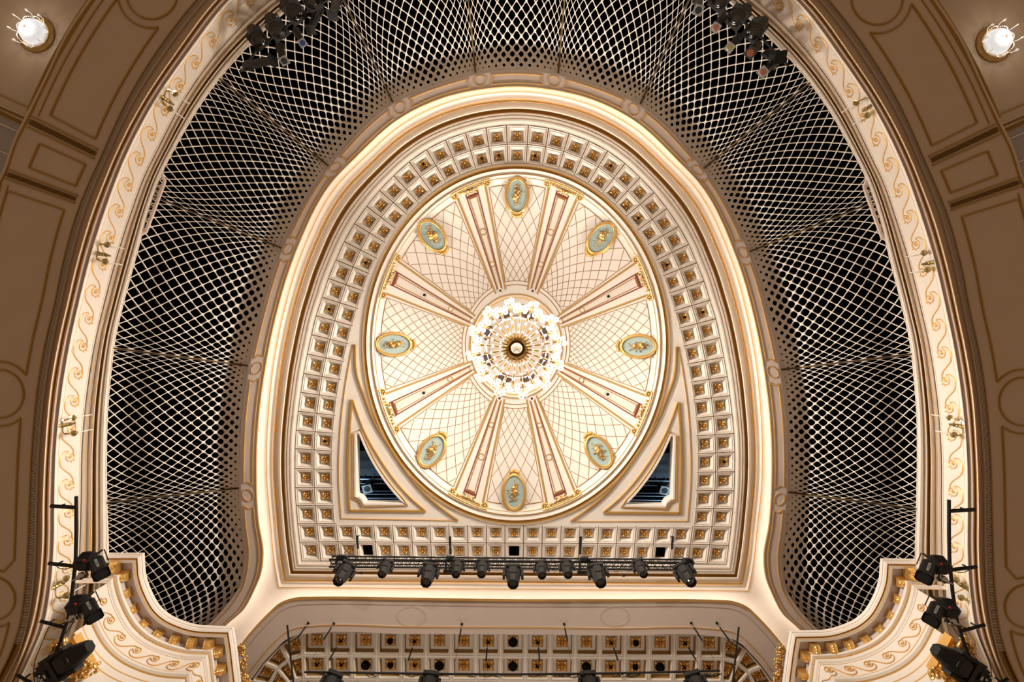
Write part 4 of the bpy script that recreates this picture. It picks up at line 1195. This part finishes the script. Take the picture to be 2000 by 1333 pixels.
# ------------------------------------------------------------------ truss over the forestage
HT = 15.5; tl = Vector(PM(643, 1093.5, HT)); tr = Vector(PM(1356, 1100, HT)); ty = .225
t0 = tl.copy(); tr_ = thing('lighting_truss', 'long black lattice truss carrying moving lights below the straight coffers', 'truss', t0)
ex = (tr - tl); LT = ex.length; ex.normalize(); ey = Vector((-ex.y, ex.x, 0)) 
if ey.y < 0: ey = -ey
def tq(s, y, z): return ex*s + ey*y + Vector((0, 0, z))
mb = MB()
mb.tube([tq(0, 0, 0), tq(LT, 0, 0)], .032, 8); mb.tube([tq(0, ty, 0), tq(LT, ty, 0)], .028, 8)
mb.tube([tq(0, 0, .22), tq(LT, 0, .22)], .028, 8); mb.tube([tq(0, ty, .22), tq(LT, ty, .22)], .024, 8)
mb.build('chord', ['black'], tr_)
mb = MB(); nb = 44
for i in range(nb):
    s0, s1 = LT*i/nb, LT*(i+1)/nb; m_ = (s0+s1)/2
    for z in (0, .22):
        mb.tube([tq(s0, 0, z), tq(m_, ty, z)], .009, 4, 0, False); mb.tube([tq(m_, ty, z), tq(s1, 0, z)], .009, 4, 0, False)
        if z == 0: mb.tube([tq(s0, ty, z), tq(m_, 0, z)], .007, 4, 0, False)
    for y in (0, ty): mb.tube([tq(s0, y, 0), tq(m_, y, .22)], .008, 4, 0, False); mb.tube([tq(m_, y, .22), tq(s1, y, 0)], .008, 4, 0, False)
mb.tube([tq(.05, 0, 0), tq(.05, ty, 0)], .012, 5); mb.tube([tq(LT-.05, 0, 0), tq(LT-.05, ty, 0)], .012, 5)
mb.build('lacing_bars', ['black'], tr_, )['kind'] = 'stuff'
for x in (667, 880, 1141, 1341):
    s = (Vector(PM(x, 1097, HT)) - t0).dot(ex); mb = MB()
    mb.box(tq(s, -.09, -.02), (.24, .10, .10)); mb.box(tq(s+.14, ty/2, -.03), (.10, ty+.2, .08)); mb.box(tq(s-.14, ty/2, -.03), (.06, ty+.1, .06)); mb.box(tq(s, ty+.09, -.03), (.42, .08, .10)); mb.build('hanging_bracket', ['black'], tr_)
rl = random.Random(5)
mb = MB()
for i in range(16):
    s = rl.uniform(.4, LT-.5); pts = [tq(s + .08*j, ty*.5 + rl.uniform(-.05, .16), -.05 + rl.uniform(-.03, .02)) for j in range(6)]
    mb.tube(cr([list(p) for p in pts], 4).tolist(), .008, 4)
for s in (1.0, 4.6, 8.9): mb.blob(tq(s, ty+.16, -.05), (.08, .04, .04), None, 6, 4)
mb.build('cable_loop', ['black'], tr_)
# ceiling-mounted suspension bars and their steel wires
for i, (a, b, x) in enumerate((((697,1047),(699,1072),667), ((878.5,1049),(880,1083),880), ((1134.5,1049),(1133,1083),1141), ((1314,1048),(1312,1073),1341))):
    p0, p1 = Vector(PM(*a, 17.85)), Vector(PM(*b, 17.85)); t = thing('suspension_bar', 'short black bar under the coffers with wires to truss, %s from left' % ORD[i+1], 'suspension bar', p0, 'truss suspension bars')
    mb = MB(); mb.tube([Vector((0, 0, 0)), p1-p0], .042, 8); mb.tube([Vector((0, .1, 0)), Vector((0, .1, .3))], .015, 5); mb.build('bar', ['black'], t)
    mb = MB(); m_ = (p1-p0)*.5
    for s in (-.12, .12): mb.tube([m_, Vector(PM(x, 1093, HT)) + ex*s - p0 + Vector((0, 0, .2))], .006, 4)
    mb.build('steel_wire', ['black'], t)

# ------------------------------------------------------------------ stage lights
def moving_head(big, lab, grp):
    t = thing('moving_light', lab, 'stage light', group=grp); s = 1.0 if big else .78
    mb = MB(); mb.box((0, 0, -.09*s), (.44*s, .38*s, .14*s)); mb.box((0, 0, -.01*s), (.30*s, .08, .04)); 
    for x in (-.13, .13): mb.tube([(x*s, 0, -.02), (x*s, 0, .06)], .02, 6)
    mb.build('base', ['char'], t)
    mb = MB(); mb.lathe([(.001, -.15*s), (.16*s, -.15*s), (.17*s, -.19*s), (.001, -.2*s)], 20)
    for x in (-1, 1):
        mb.hexa([Vector((x*.27*s + a*.035*s, y*s, z*s)) for z, yy in ((-.18, .09), (-.52, .07)) for a, y in ((-1, -yy), (1, -yy), (1, yy), (-1, yy))])
    mb.box((0, 0, -.2*s), (.58*s, .2*s, .06*s)); mb.build('yoke', ['char'], t)
    # head: octagonal taper along local -Z then tilted forward (+Y)
    T = Matrix.Translation((0, 0, -.47*s)) @ aim((0, .22, -.97), (1, 0, 0)).to_4x4()
    prof = [(.001, .26), (.12, .26), (.20, .20), (.215, .03), (.20, -.12), (.165, -.27), (.16, -.34)]
    mb = MB(); rows = []
    for r, z in prof: rows.append([T @ Vector((s*r*math.cos(2*PI*(k+.5)/8)*1.08, s*r*math.sin(2*PI*(k+.5)/8), s*z)) for k in range(8)])
    mb.grid(rows, 0, True)
    mb.box(T @ Vector((-.205*s, 0, .04*s)), (.05*s, .18*s, .26*s), T.to_3x3()); mb.box(T @ Vector((.205*s, 0, .04*s)), (.05*s, .18*s, .26*s), T.to_3x3())
    hd = mb.build('head', ['char'], t)
    mb = MB(); mb.lathe([(.155*s, -.335*s), (.135*s, -.335*s), (.13*s, -.30*s), (.001, -.29*s)], 20, T, 0)
    mb.lathe([(.11*s, -.303*s), (.07*s, -.318*s), (.001, -.322*s)], 20, T, 1); mb.build('front_lens', ['black', 'lens'], hd)
    mb = MB()
    for j in range(4): mb.box(T @ Vector((0, 0, (.10-.03*j)*s)) + T.to_3x3() @ Vector((0, -.212*s, 0)), (.14*s, .006, .01*s), T.to_3x3())
    mb.build('cooling_slots', ['black'], hd)
    return t
big = [(680,1108,-.35), (841,1110,-.08), (1002,1113,0.0), (1164,1111,.12), (1330,1110,.35)]
small = [(757,1101,-.22), (895,1101,-.05), (943,1101,-.04), (1056,1103,.05), (1105,1102,.08), (1246,1101,.24)]
pb, psm = moving_head(True, 'x', 'large moving lights under the truss'), moving_head(False, 'x', 'small moving lights under the truss')
for lst, src, nm in ((big, pb, 'large'), (small, psm, 'small')):
    for i, (x, y, a) in enumerate(lst):
        loc = Vector(PM(x, y, HT - .13)); R = Matrix.Rotation(-a*1.4, 3, 'Z') @ Matrix.Rotation(0, 3, 'X')
        lab = '%s black moving light hanging under the truss, %s from left of the %s ones' % (nm, ORD[i+1], nm)
        if i == 0: src.location = loc; src.rotation_euler = R.to_euler(); src['label'] = lab
        else: dup(src, loc, R, lab)

# ladder-like side poles with spotlights
def text_mesh(txt, size, name, m, parent, M4):
    c = bpy.data.curves.new(name, 'FONT'); c.body = txt; c.size = size; c.extrude = .001; c.align_x = 'CENTER'; c.align_y = 'CENTER'
    tmp = bpy.data.objects.new('tmp', c); dg = bpy.context.evaluated_depsgraph_get(); COL.objects.link(tmp); dg.update()
    me = bpy.data.meshes.new_from_object(tmp.evaluated_get(dg)); bpy.data.objects.remove(tmp)
    me.transform(M4); me.materials.clear(); me.materials.append(M[m]); o = bpy.data.objects.new(name, me); COL.objects.link(o); o.parent = parent
    return o
def basis(o, x, y):
    x = Vector(x).normalized(); z = x.cross(Vector(y)).normalized(); y = z.cross(x)
    return Matrix.Translation(o) @ Matrix((x, y, z)).transposed().to_4x4()
HPo = 11.0
def W3(x, y, H, sg): return Vector(PM(x if sg > 0 else 2002.5 - x, y if sg > 0 else y + 7, H))
for sg, nm in ((1, 'left'), (-1, 'right')):
    o0 = W3(149, 970, HPo, sg); t = thing('lighting_pole', 'bent black lighting pole with side arms in front of %s tier' % nm, 'lighting pole', o0, 'lighting poles beside the stage')
    pts = [(149,970,HPo),(149,1040,HPo),(148,1090,HPo),(142,1150,HPo),(134,1205,HPo),(118,1255,HPo),(98,1300,HPo),(78,1345,HPo),(60,1390,HPo)]
    mb = MB(); mb.tube([W3(*p, sg) - o0 for p in pts], .034, 10); mb.build('pole', ['black'], t)
    for a, b in (((149,992),(99,989)), ((147,1107),(95,1101)), ((127,1227),(79,1214)), ((78,1345),(33,1319))):
        mb = MB(); pa, pb_ = W3(*a, HPo, sg) - o0, W3(*b, HPo-.05, sg) - o0; d = (pb_-pa).normalized()
        mb.tube([pa, pb_], .042, 4); mb.tube([pb_-d*.16, pb_-d*.16 + Vector((0, 0, .15))], .02, 5); mb.build('side_arm', ['black'], t)
    for path in ([(107,1101),(112,1108),(130,1112),(142,1108)], [(92,1215),(100,1222),(125,1218),(150,1212),(160,1200)], [(95,1225),(80,1262),(69,1290),(66,1320),(70,1345)], [(145,1215),(110,1262),(88,1292),(74,1325),(75,1345)], [(142,1110),(155,1106),(172,1106)]):
        mb = MB(); mb.tube([Vector(p) for p in cr([list(W3(x, y, HPo+.05, sg) - o0) for x, y in path], 5)], .009, 5)
        mb.build('cable', ['black'], t)
    # two profile spotlights
    for i, (rx, ry, fx, fy, cl) in enumerate(((187,1096,202,1133,(143,1134)), (171,1179,190,1218,(127,1215)))):
        Hs = HPo - .15
        c = W3(rx, ry, Hs, sg); f = W3(fx, fy, Hs-.42, sg); d = (f - c).normalized()
        lab = 'grey profile spotlight with red knobs on the %s pole, %s one' % (nm, 'upper' if i == 0 else 'lower')
        t2 = thing('profile_spotlight', lab, 'spotlight', c, 'profile spotlights on the side poles')
        T = aim(d, (0, 0, 1)).to_4x4()
        camv = T.to_3x3().transposed() @ (-(c)).normalized()          # direction to the stalls in local space
        yaw = math.atan2(camv.x, -camv.y); T = T @ Matrix.Rotation(yaw, 4, 'Z')     # local -Y now faces the stalls
        mb = MB()
        rows = [[T @ Vector((x*w, y*w*.9, z)) for x, y in ((-1,-.7),(-.7,-1),(.7,-1),(1,-.7),(1,.7),(.7,1),(-.7,1),(-1,.7))] for z, w in ((.02,.10),(-.05,.135),(-.45,.135),(-.455,.15),(-.50,.15))]
        mb.grid(rows, 0, True); body = mb.build('barrel', ['char'], t2)
        mb = MB(); v = [T @ Vector((.115*math.cos(2*PI*k/24), .115*math.sin(2*PI*k/24), -.498)) for k in range(24)]; mb.add(v, [tuple(range(24))], 0)
        rows = [[T @ Vector((x, y, z)) for x, y in ((-.13,-.13),(.13,-.13),(.13,.13),(-.13,.13))] for z in (-.50, -.47)]; mb.add([*rows[1]], [(0,1,2,3)], 0); mb.build('lens_opening', ['black'], body)
        # angled lamp house
        lh = Vector((-.13 if sg > 0 else .13, .0, .13)); mb = MB()
        rows = []
        R2 = Matrix.Rotation(.75*sg, 3, 'Y')
        for z, w in ((-.17,.10),(-.14,.145),(.10,.145),(.16,.11),(.18,.05)):
            rows.append([T @ (lh + R2 @ Vector((x*w*1.15, y*w, z))) for x, y in ((-1,-.6),(-.6,-1),(.6,-1),(1,-.6),(1,.6),(.6,1),(-.6,1),(-1,.6))])
        mb.grid(rows, 0, True); mb.add(rows[0], [tuple(range(8))]); mb.add(rows[-1], [tuple(range(8))])
        for j in range(5): mb.box(T @ (lh + R2 @ Vector((0, -.148, .08-.035*j))), (.22, .012, .012), (T.to_3x3() @ R2), 1)
        mb.build('lamp_house', ['char', 'black'], t2)
        for kx, kz in ((.10, .02), (-.17, -.02)):
            mb = MB(); mb.blob(T @ Vector((kx*sg, -.15, kz)), (.028, .028, .028), None, 10, 6); mb.build('knob', ['redk'], t2)
        mb = MB()
        mb.box(T @ Vector((0, -.17, -.05)), (.36, .02, .045), T.to_3x3() @ Matrix.Rotation(-.45*sg, 3, 'Y')); mb.box(T @ Vector((-.19*sg, 0, -.13)), (.02, .30, .045), T.to_3x3()); mb.box(T @ Vector((.19*sg, 0, .03)), (.02, .30, .045), T.to_3x3())
        mb.tube([T @ Vector((-.19*sg, 0, -.13)), W3(cl[0]+27, cl[1]-7, Hs, sg) - c, W3(*cl, HPo, sg) - c], .02, 6); mb.build('yoke', ['char'], t2)
        mb = MB(); cc = W3(cl[0]+18, cl[1]-9, Hs+.02, sg) - c; mb.blob(cc, (.10, .10, .05), aim(d), 14, 6); mb.tube([cc, W3(*cl, HPo, sg) - c], .03, 6); mb.build('clamp', ['chrome'], t2)
        # lettering along the barrel
        xa = T.to_3x3() @ Vector((0, 0, -1)); ya = T.to_3x3() @ Vector((-1, 0, 0)); z_ = xa.cross(ya)
        if z_.dot(-c) < 0: ya = -ya
        text_mesh('SELECON', .065, 'lettering', 'white', body, basis(T @ Vector((.0, -.1235, -.24)), xa, ya))
    # large moving light at the foot of the pole
    c = W3(90, 1318, HPo-.25, sg); f = W3(176, 1262, HPo-.35, sg); d = (f-c).normalized()
    t2 = thing('moving_light', 'large black moving light at the foot of the %s lighting pole' % nm, 'stage light', c)
    T = aim(d, (0, 0, 1)).to_4x4(); camv = T.to_3x3().transposed() @ (-c).normalized(); T = T @ Matrix.Rotation(math.atan2(camv.x, -camv.y), 4, 'Z')
    L = (f-c).length; mb = MB(); rows = []
    for z, w, h in ((-.42, .17, .14), (-.50, .21, .16), (-.75, .22, .16), (-L*.93, .14, .12), (-L*1.0, .09, .09)):
        rows.append([T @ Vector((x*w, y*h, z)) for x, y in ((-1,-.5),(-.75,-1),(.75,-1),(1,-.5),(1,.5),(.75,1),(-.75,1),(-1,.5))])
    mb.grid(rows, 0, True); mb.add(rows[0], [tuple(range(8))]); mb.add(rows[-1], [tuple(range(8))]); hd = mb.build('head', ['black'], t2)
    mb = MB(); mb.box(T @ Vector((0, -.155, -.60)), (.26, .02, .22), T.to_3x3()); mb.build('cover_panel', ['char'], hd)
    mb = MB()
    mb.box(T @ Vector((0, .05, -.12)), (.46, .30, .30), T.to_3x3()); mb.box(T @ Vector((0, .05, .05)), (.34, .26, .22), T.to_3x3()); mb.build('base', ['black'], t2)
    mb = MB()
    for s in (-1, 1):
        mb.hexa([T @ Vector((s*.255 + a*.035, y, z)) for z, h_ in ((-.15, .15), (-.75, .10)) for a, y in ((-1, -h_), (1, -h_), (1, h_), (-1, h_))])
    mb.box(T @ Vector((0, .0, -.31)), (.5, .28, .10), T.to_3x3()); mb.build('yoke', ['char'], t2)
    mb = MB(); mb.box(T @ Vector((-.02, -.115, -.12)), (.17, .03, .10), T.to_3x3(), 0); mb.box(T @ Vector((-.02, -.135, -.12)), (.08, .01, .05), T.to_3x3(), 1); mb.build('control_display', ['char', 'chrome'], t2)
    mb = MB()
    for k in range(10): mb.blob(T @ Vector((rl.uniform(-.18, .18), -.12, rl.uniform(-.02, .16))), (.03, .03, .02), None, 6, 4)
    mb.build('clamp', ['chrome'], t2)
    xa = T.to_3x3() @ Vector((1, 0, 0)); ya = T.to_3x3() @ Vector((0, 0, 1)); z_ = xa.cross(ya)
    if z_.dot(-c) < 0: xa = -xa
    text_mesh('claypaky', .035, 'lettering', 'white', hd, basis(T @ Vector((0, -.165, -.80)), xa, ya))

# spotlights clustered at the upper corners in front of the lattice
def can_light(c, d, L, w, fr_mat, lens_mat, lab, grp, round_=False, name='profile_spotlight'):
    t = thing(name, lab, 'spotlight', c, grp); T = aim(d, (0, 0, 1)).to_4x4()
    mb = MB(); rows = []
    for z, s in ((.10, .5), (.04, .95), (-L*.45, 1.0), (-L*.9, .85), (-L, .85)):
        rows.append([T @ Vector((w*s*math.cos(2*PI*(k+.5)/8), w*s*math.sin(2*PI*(k+.5)/8), z)) for k in range(8)])
    mb.grid(rows, 0, True); mb.add(rows[0], [tuple(range(8))]); mb.build('housing', ['char'], t)
    q = w*1.15 if not round_ else w*1.3; mb = MB()
    vs = [T @ Vector((x*q, y*q, -L-.005)) for x, y in ((-1,-1),(1,-1),(1,1),(-1,1))]; vi = [T @ Vector((x*q, y*q, -L+.03)) for x, y in ((-1,-1),(1,-1),(1,1),(-1,1))]
    mb.add(vs, [(0,1,2,3)], 0); mb.strip(vs, vi, 0, True); fr_ = mb.build('gel_frame', [fr_mat], t)
    mb = MB(); rr_ = w*(.8 if not round_ else 1.1)
    mb.lathe([(rr_, -L-.01), (rr_*.8, -L-.012 - (.03 if round_ else 0)), (rr_*.4, -L-.012 - (.05 if round_ else 0)), (.001, -L-.012 - (.055 if round_ else 0))], 24, T, 0)
    if round_:
        for r in (.85, .6, .35): mb.lathe([(rr_*r, -L-.03-.02), (rr_*r*1.03, -L-.07), (rr_*r*1.08, -L-.05)], 24, T, 1)
    mb.build('lens', [lens_mat, 'char'], fr_)
    mb = MB(); ux = T.to_3x3() @ Vector((1, 0, 0))
    mb.box(T @ Vector((w*1.15, 0, -.1)), (.02, .05, .3), T.to_3x3()); mb.box(T @ Vector((-w*1.15, 0, -.1)), (.02, .05, .3), T.to_3x3()); mb.box(T @ Vector((0, 0, .08)), (w*2.4, .05, .02), T.to_3x3())
    mb.tube([T @ Vector((0, 0, .08)), T @ Vector((0, .05, .25))], .02, 6); mb.blob(T @ Vector((0, .05, .27)), (.05, .04, .04), None, 8, 4, 1); mb.build('yoke', ['black', 'chrome'], t)
    return t
HQ = 12.75
lefts = [ # lens centre, rear centre, width, frame, lens, round
 ((577,25),(560,8),.21,'char','lens',True,'large round-lensed spotlight'), ((543,59),(530,38),.20,'char','lens',True,'square-fronted dark spotlight'), ((505,78),(495,60),.19,'char','lens',True,'round-lensed spotlight nearest the tier edge'),
 ((532,118),(482,128),.13,'black','black',False,'long black spotlight turned sideways'), ((606,58),(622,22),.12,'char','black',False,'black-mouthed spotlight'), ((649,30),(660,0),.13,'char','black',False,'black-mouthed spotlight furthest right'),
 ((591,84),(578,60),.10,'frame','bluel',False,'grey-framed spotlight with blue glint'), ((555,119),(546,90),.11,'frame','black',False,'grey-framed spotlight, lowest'), ((610,2),(600,-22),.2,'char','lens',True,'square dark spotlight cut by the frame')]
rights = [((1438,35),(1455,20),.21,'char','lens',True,'large round-lensed spotlight'), ((1472,62),(1488,45),.20,'char','lens',True,'square-fronted dark spotlight'), ((1405,2),(1422,-14),.2,'char','lens',True,'dark spotlight cut by the frame'),
 ((1398,54),(1412,30),.11,'frame','amber',False,'grey-framed spotlight with red gel'), ((1425,93),(1443,72),.11,'frame','green',False,'grey-framed spotlight with olive gel'), ((1364,20),(1362,0),.12,'frame','black',False,'grey-framed spotlight furthest left'),
 ((1466,103),(1480,88),.13,'char','amber',False,'spotlight with dull brown gel'), ((1490,141),(1512,125),.12,'frame','amber',False,'grey-framed spotlight with orange gel, lowest'), ((1525,112),(1500,105),.15,'black','black',False,'black spotlight against the tier rim')]
for lst, nm in ((lefts, 'upper left'), (rights, 'upper right')):
    for (fx, fy), (rx, ry), w, fm, lm, rd, ds in lst:
        c = Vector(PM(rx, ry, HQ+.1)); f = Vector(PM(fx, fy, HQ-.40)); d = f - c
        can_light(c, d, d.length, w*.82, fm, lm, '%s in the %s cluster over the screen' % (ds, nm), 'spotlights clustered in the %s corner' % nm, rd, 'fresnel_spotlight' if rd else 'profile_spotlight')
    pth = [(470,140),(500,100),(545,62),(600,22),(640,0),(690,-25)] if nm == 'upper left' else [(1540,130),(1505,92),(1470,55),(1415,20),(1375,-5),(1320,-30)]
    mb = MB(); c0 = PM(*pth[0], HQ+.35); mb.tube([Vector(PM(x, y, HQ+.35)) for x, y in pth], .03, 8); o = mb.build('lighting_bar', ['black'], origin=c0)
    tag(o, 'black pipe carrying the %s cluster of spotlights' % nm, 'pipe')

# ------------------------------------------------------------------ bowed white rails standing off the rim
for sg, nm in ((1, 'left'), (-1, 'right')):
    def Q(x, y, H): return Vector(PM(x, y, H)) if sg > 0 else Vector(P(mirror(rot((x, y))[0], 1002.3), H))
    o0 = Q(322, 354, 13.55); t = thing('guard_rail', 'small bowed rail standing off the tier rim on the %s side' % nm, 'rail', o0, 'guard rails over the tier rim')
    mb = MB(); pth = [(311,318),(314,335),(322,354),(316,372),(306,398),(296,425),(285,454),(270,461),(256,478)]
    mb.ribbon([Q(x, y, 13.45 if 2 <= i <= 6 else 13.3) - o0 for i, (x, y) in enumerate(pth)], .09, .04, mi=0); mb.build('rail', ['rose'], t)
    mb = MB()
    for a, b in (((292,367),(312,374)), ((268,428),(290,435))): mb.tube([Q(*a, 13.35)-o0, Q(*b, 13.5)-o0], .012, 5)
    mb.build('stay', ['goldp'], t)
    mb = MB()
    for i in range(22):
        f = i/21; mb.tube([Q(310-31*f, 352+100*f, 13.6)-o0, Q(318-32*f, 358+95*f, 13.5)-o0], .008, 4)
    mb.build('baluster', ['mesh'], t)['kind'] = 'stuff'

# ------------------------------------------------------------------ forestage rigging
def cable(i, x, y, x2, y2, lab):
    H0 = HA if y < 1230 else HV2 + .15
    a = Vector(PM(x, y, H0)); v = Vector((0, 0, -1)); d = math.hypot(x2-1000, y2-671)/math.hypot(x-1000, y-671); L = H0*(1-1/d)
    t = thing('hanging_cable', lab, 'cable', a, 'vertical cables from holes over the stage edge')
    mb = MB(); mb.lathe([(.001, .02), (.04, .015), (.045, -.01), (.03, -.01)], 12); mb.build('ceiling_sleeve', ['black'], t)
    mb = MB(); mb.tube([(0, 0, 0), (0, 0, -L*1.9)], .005, 4); mb.tube([(0, 0, -L*.25), (0, 0, -L*.27), (0, 0, -L*.95), (0, 0, -L)], [.008, .026, .026, .008], 7); mb.build('turnbuckle', ['black'], t)
cabs = [(602,1218,583,1246),(652,1219,631,1250),(902,1220,897,1256),(1102,1220,1108,1254),(1350,1218,1371,1253),(1400,1218,1424,1252),(662,1257,643,1291),(808,1258,796,1292),(952,1258,950,1293),(1196,1258,1207,1292),(1340,1257,1360,1290),(1051,1258,1053,1292)]
for i, cdat in enumerate(cabs):
    lab = 'hanging cable with black turnbuckle %s, %s from left' % (('from the plain arch soffit', ORD[i+1]) if i < 6 else ('from a vault rosette', ORD[sorted(cabs[6:]).index(cdat)+1]))
    cable(i, *cdat, lab)
Hb = 14.6
a, b = Vector(PM(595, 1313.5, Hb)), Vector(PM(1406, 1311, Hb)); md = (a+b)/2; md = Vector(PM(1001, 1318, Hb))
bt = thing('lighting_batten', 'long black horizontal batten in front of the vault coffers at bottom edge', 'batten', a)
mb = MB(); mb.tube([Vector((0, 0, 0)), Vector(PM(800, 1316.5, Hb))-a, md-a, Vector(PM(1200, 1316, Hb))-a, b-a], .028, 8); mb.build('pipe', ['black'], bt)
mb = MB()
for i in range(24):
    x = rl.uniform(620, 1390); y = 1316; p = Vector(PM(x, y, Hb)) - a; mb.tube([Vector(q) for q in cr([list(p), list(p+Vector((.1, .08, -.03))), list(p+Vector((.25, .07+rl.uniform(-.03,.05), -.02))), list(p+Vector((.42, .0, 0)))], 4)], .011, 4)
mb.build('cable_loop', ['black'], bt)
pz = [(654,1322,.35,'furthest left'), (842,1322,.1,'second from the left'), (1148,1322,-.08,'second from the right'), (1352,1322,-.3,'furthest right')]
for i, (x, y, a_, ds) in enumerate(pz): dup(pb, Vector(PM(x, y, Hb-.05)), Matrix.Rotation(a_, 3, 'Z'), 'black moving light hanging from the batten at the bottom edge, ' + ds, 'moving lights on the batten')
for (x0, y0, x1, y1, nm) in ((561,1222,574,1345,'left'), (1443,1226,1430,1345,'right')):
    a = Vector(PM(x0, y0, 14.0)); b = Vector(PM(x1, y1, 14.0)); mb = MB(); mb.tube([a, b], .026, 8)
    o = mb.build('pipe_rail', ['black'], origin=a); tag(o, 'thin straight black pipe at the %s end of the batten' % nm, 'pipe')

# ------------------------------------------------------------------ lighting loft seen through the two corner openings
mb = MB()
for sg in (1, -1):
    def Q(x, y, H): return Vector(PM(x, y, H)) if sg > 0 else Vector(P(mirror(rot((x, y))[0], AXC), H))
    for y, w in ((936, .05), (945, .03), (960, .02), (966, .025), (974, .04)): mb.tube([Q(685, y, 19.6), Q(830, y, 19.6)], w*.6, 5, 0)
    for x in (703, 720, 742, 765): mb.tube([Q(x+12, 926, 19.9), Q(x, 946, 19.5)], .02, 4, 0)
    mb.box(Q(715, 905, 20.4), (3.0, 1.0, .1), mi=1); mb.box(Q(740, 1000, 19.9), (3.0, .5, .6), mi=1)
struct(mb.build('wall_loft_steelwork', ['steel', 'char']))
for sg, nm in ((1, 'left'), (-1, 'right')):
    q = (722, 952) if sg > 0 else (1293, 955)
    can_light(Vector(PM(q[0]-1*sg, q[1]-6, 19.5)), Vector((.05*sg, .25, -.9)), .35, .15, 'frame', 'black', 'small spotlight inside the %s triangular ceiling opening' % nm, 'loft spotlights')
    point_light('loft_worklight', Vector(PM(664 if sg > 0 else 1351, 985, 18.75)), K_LOFT, (.45, .72, 1.0), .1)
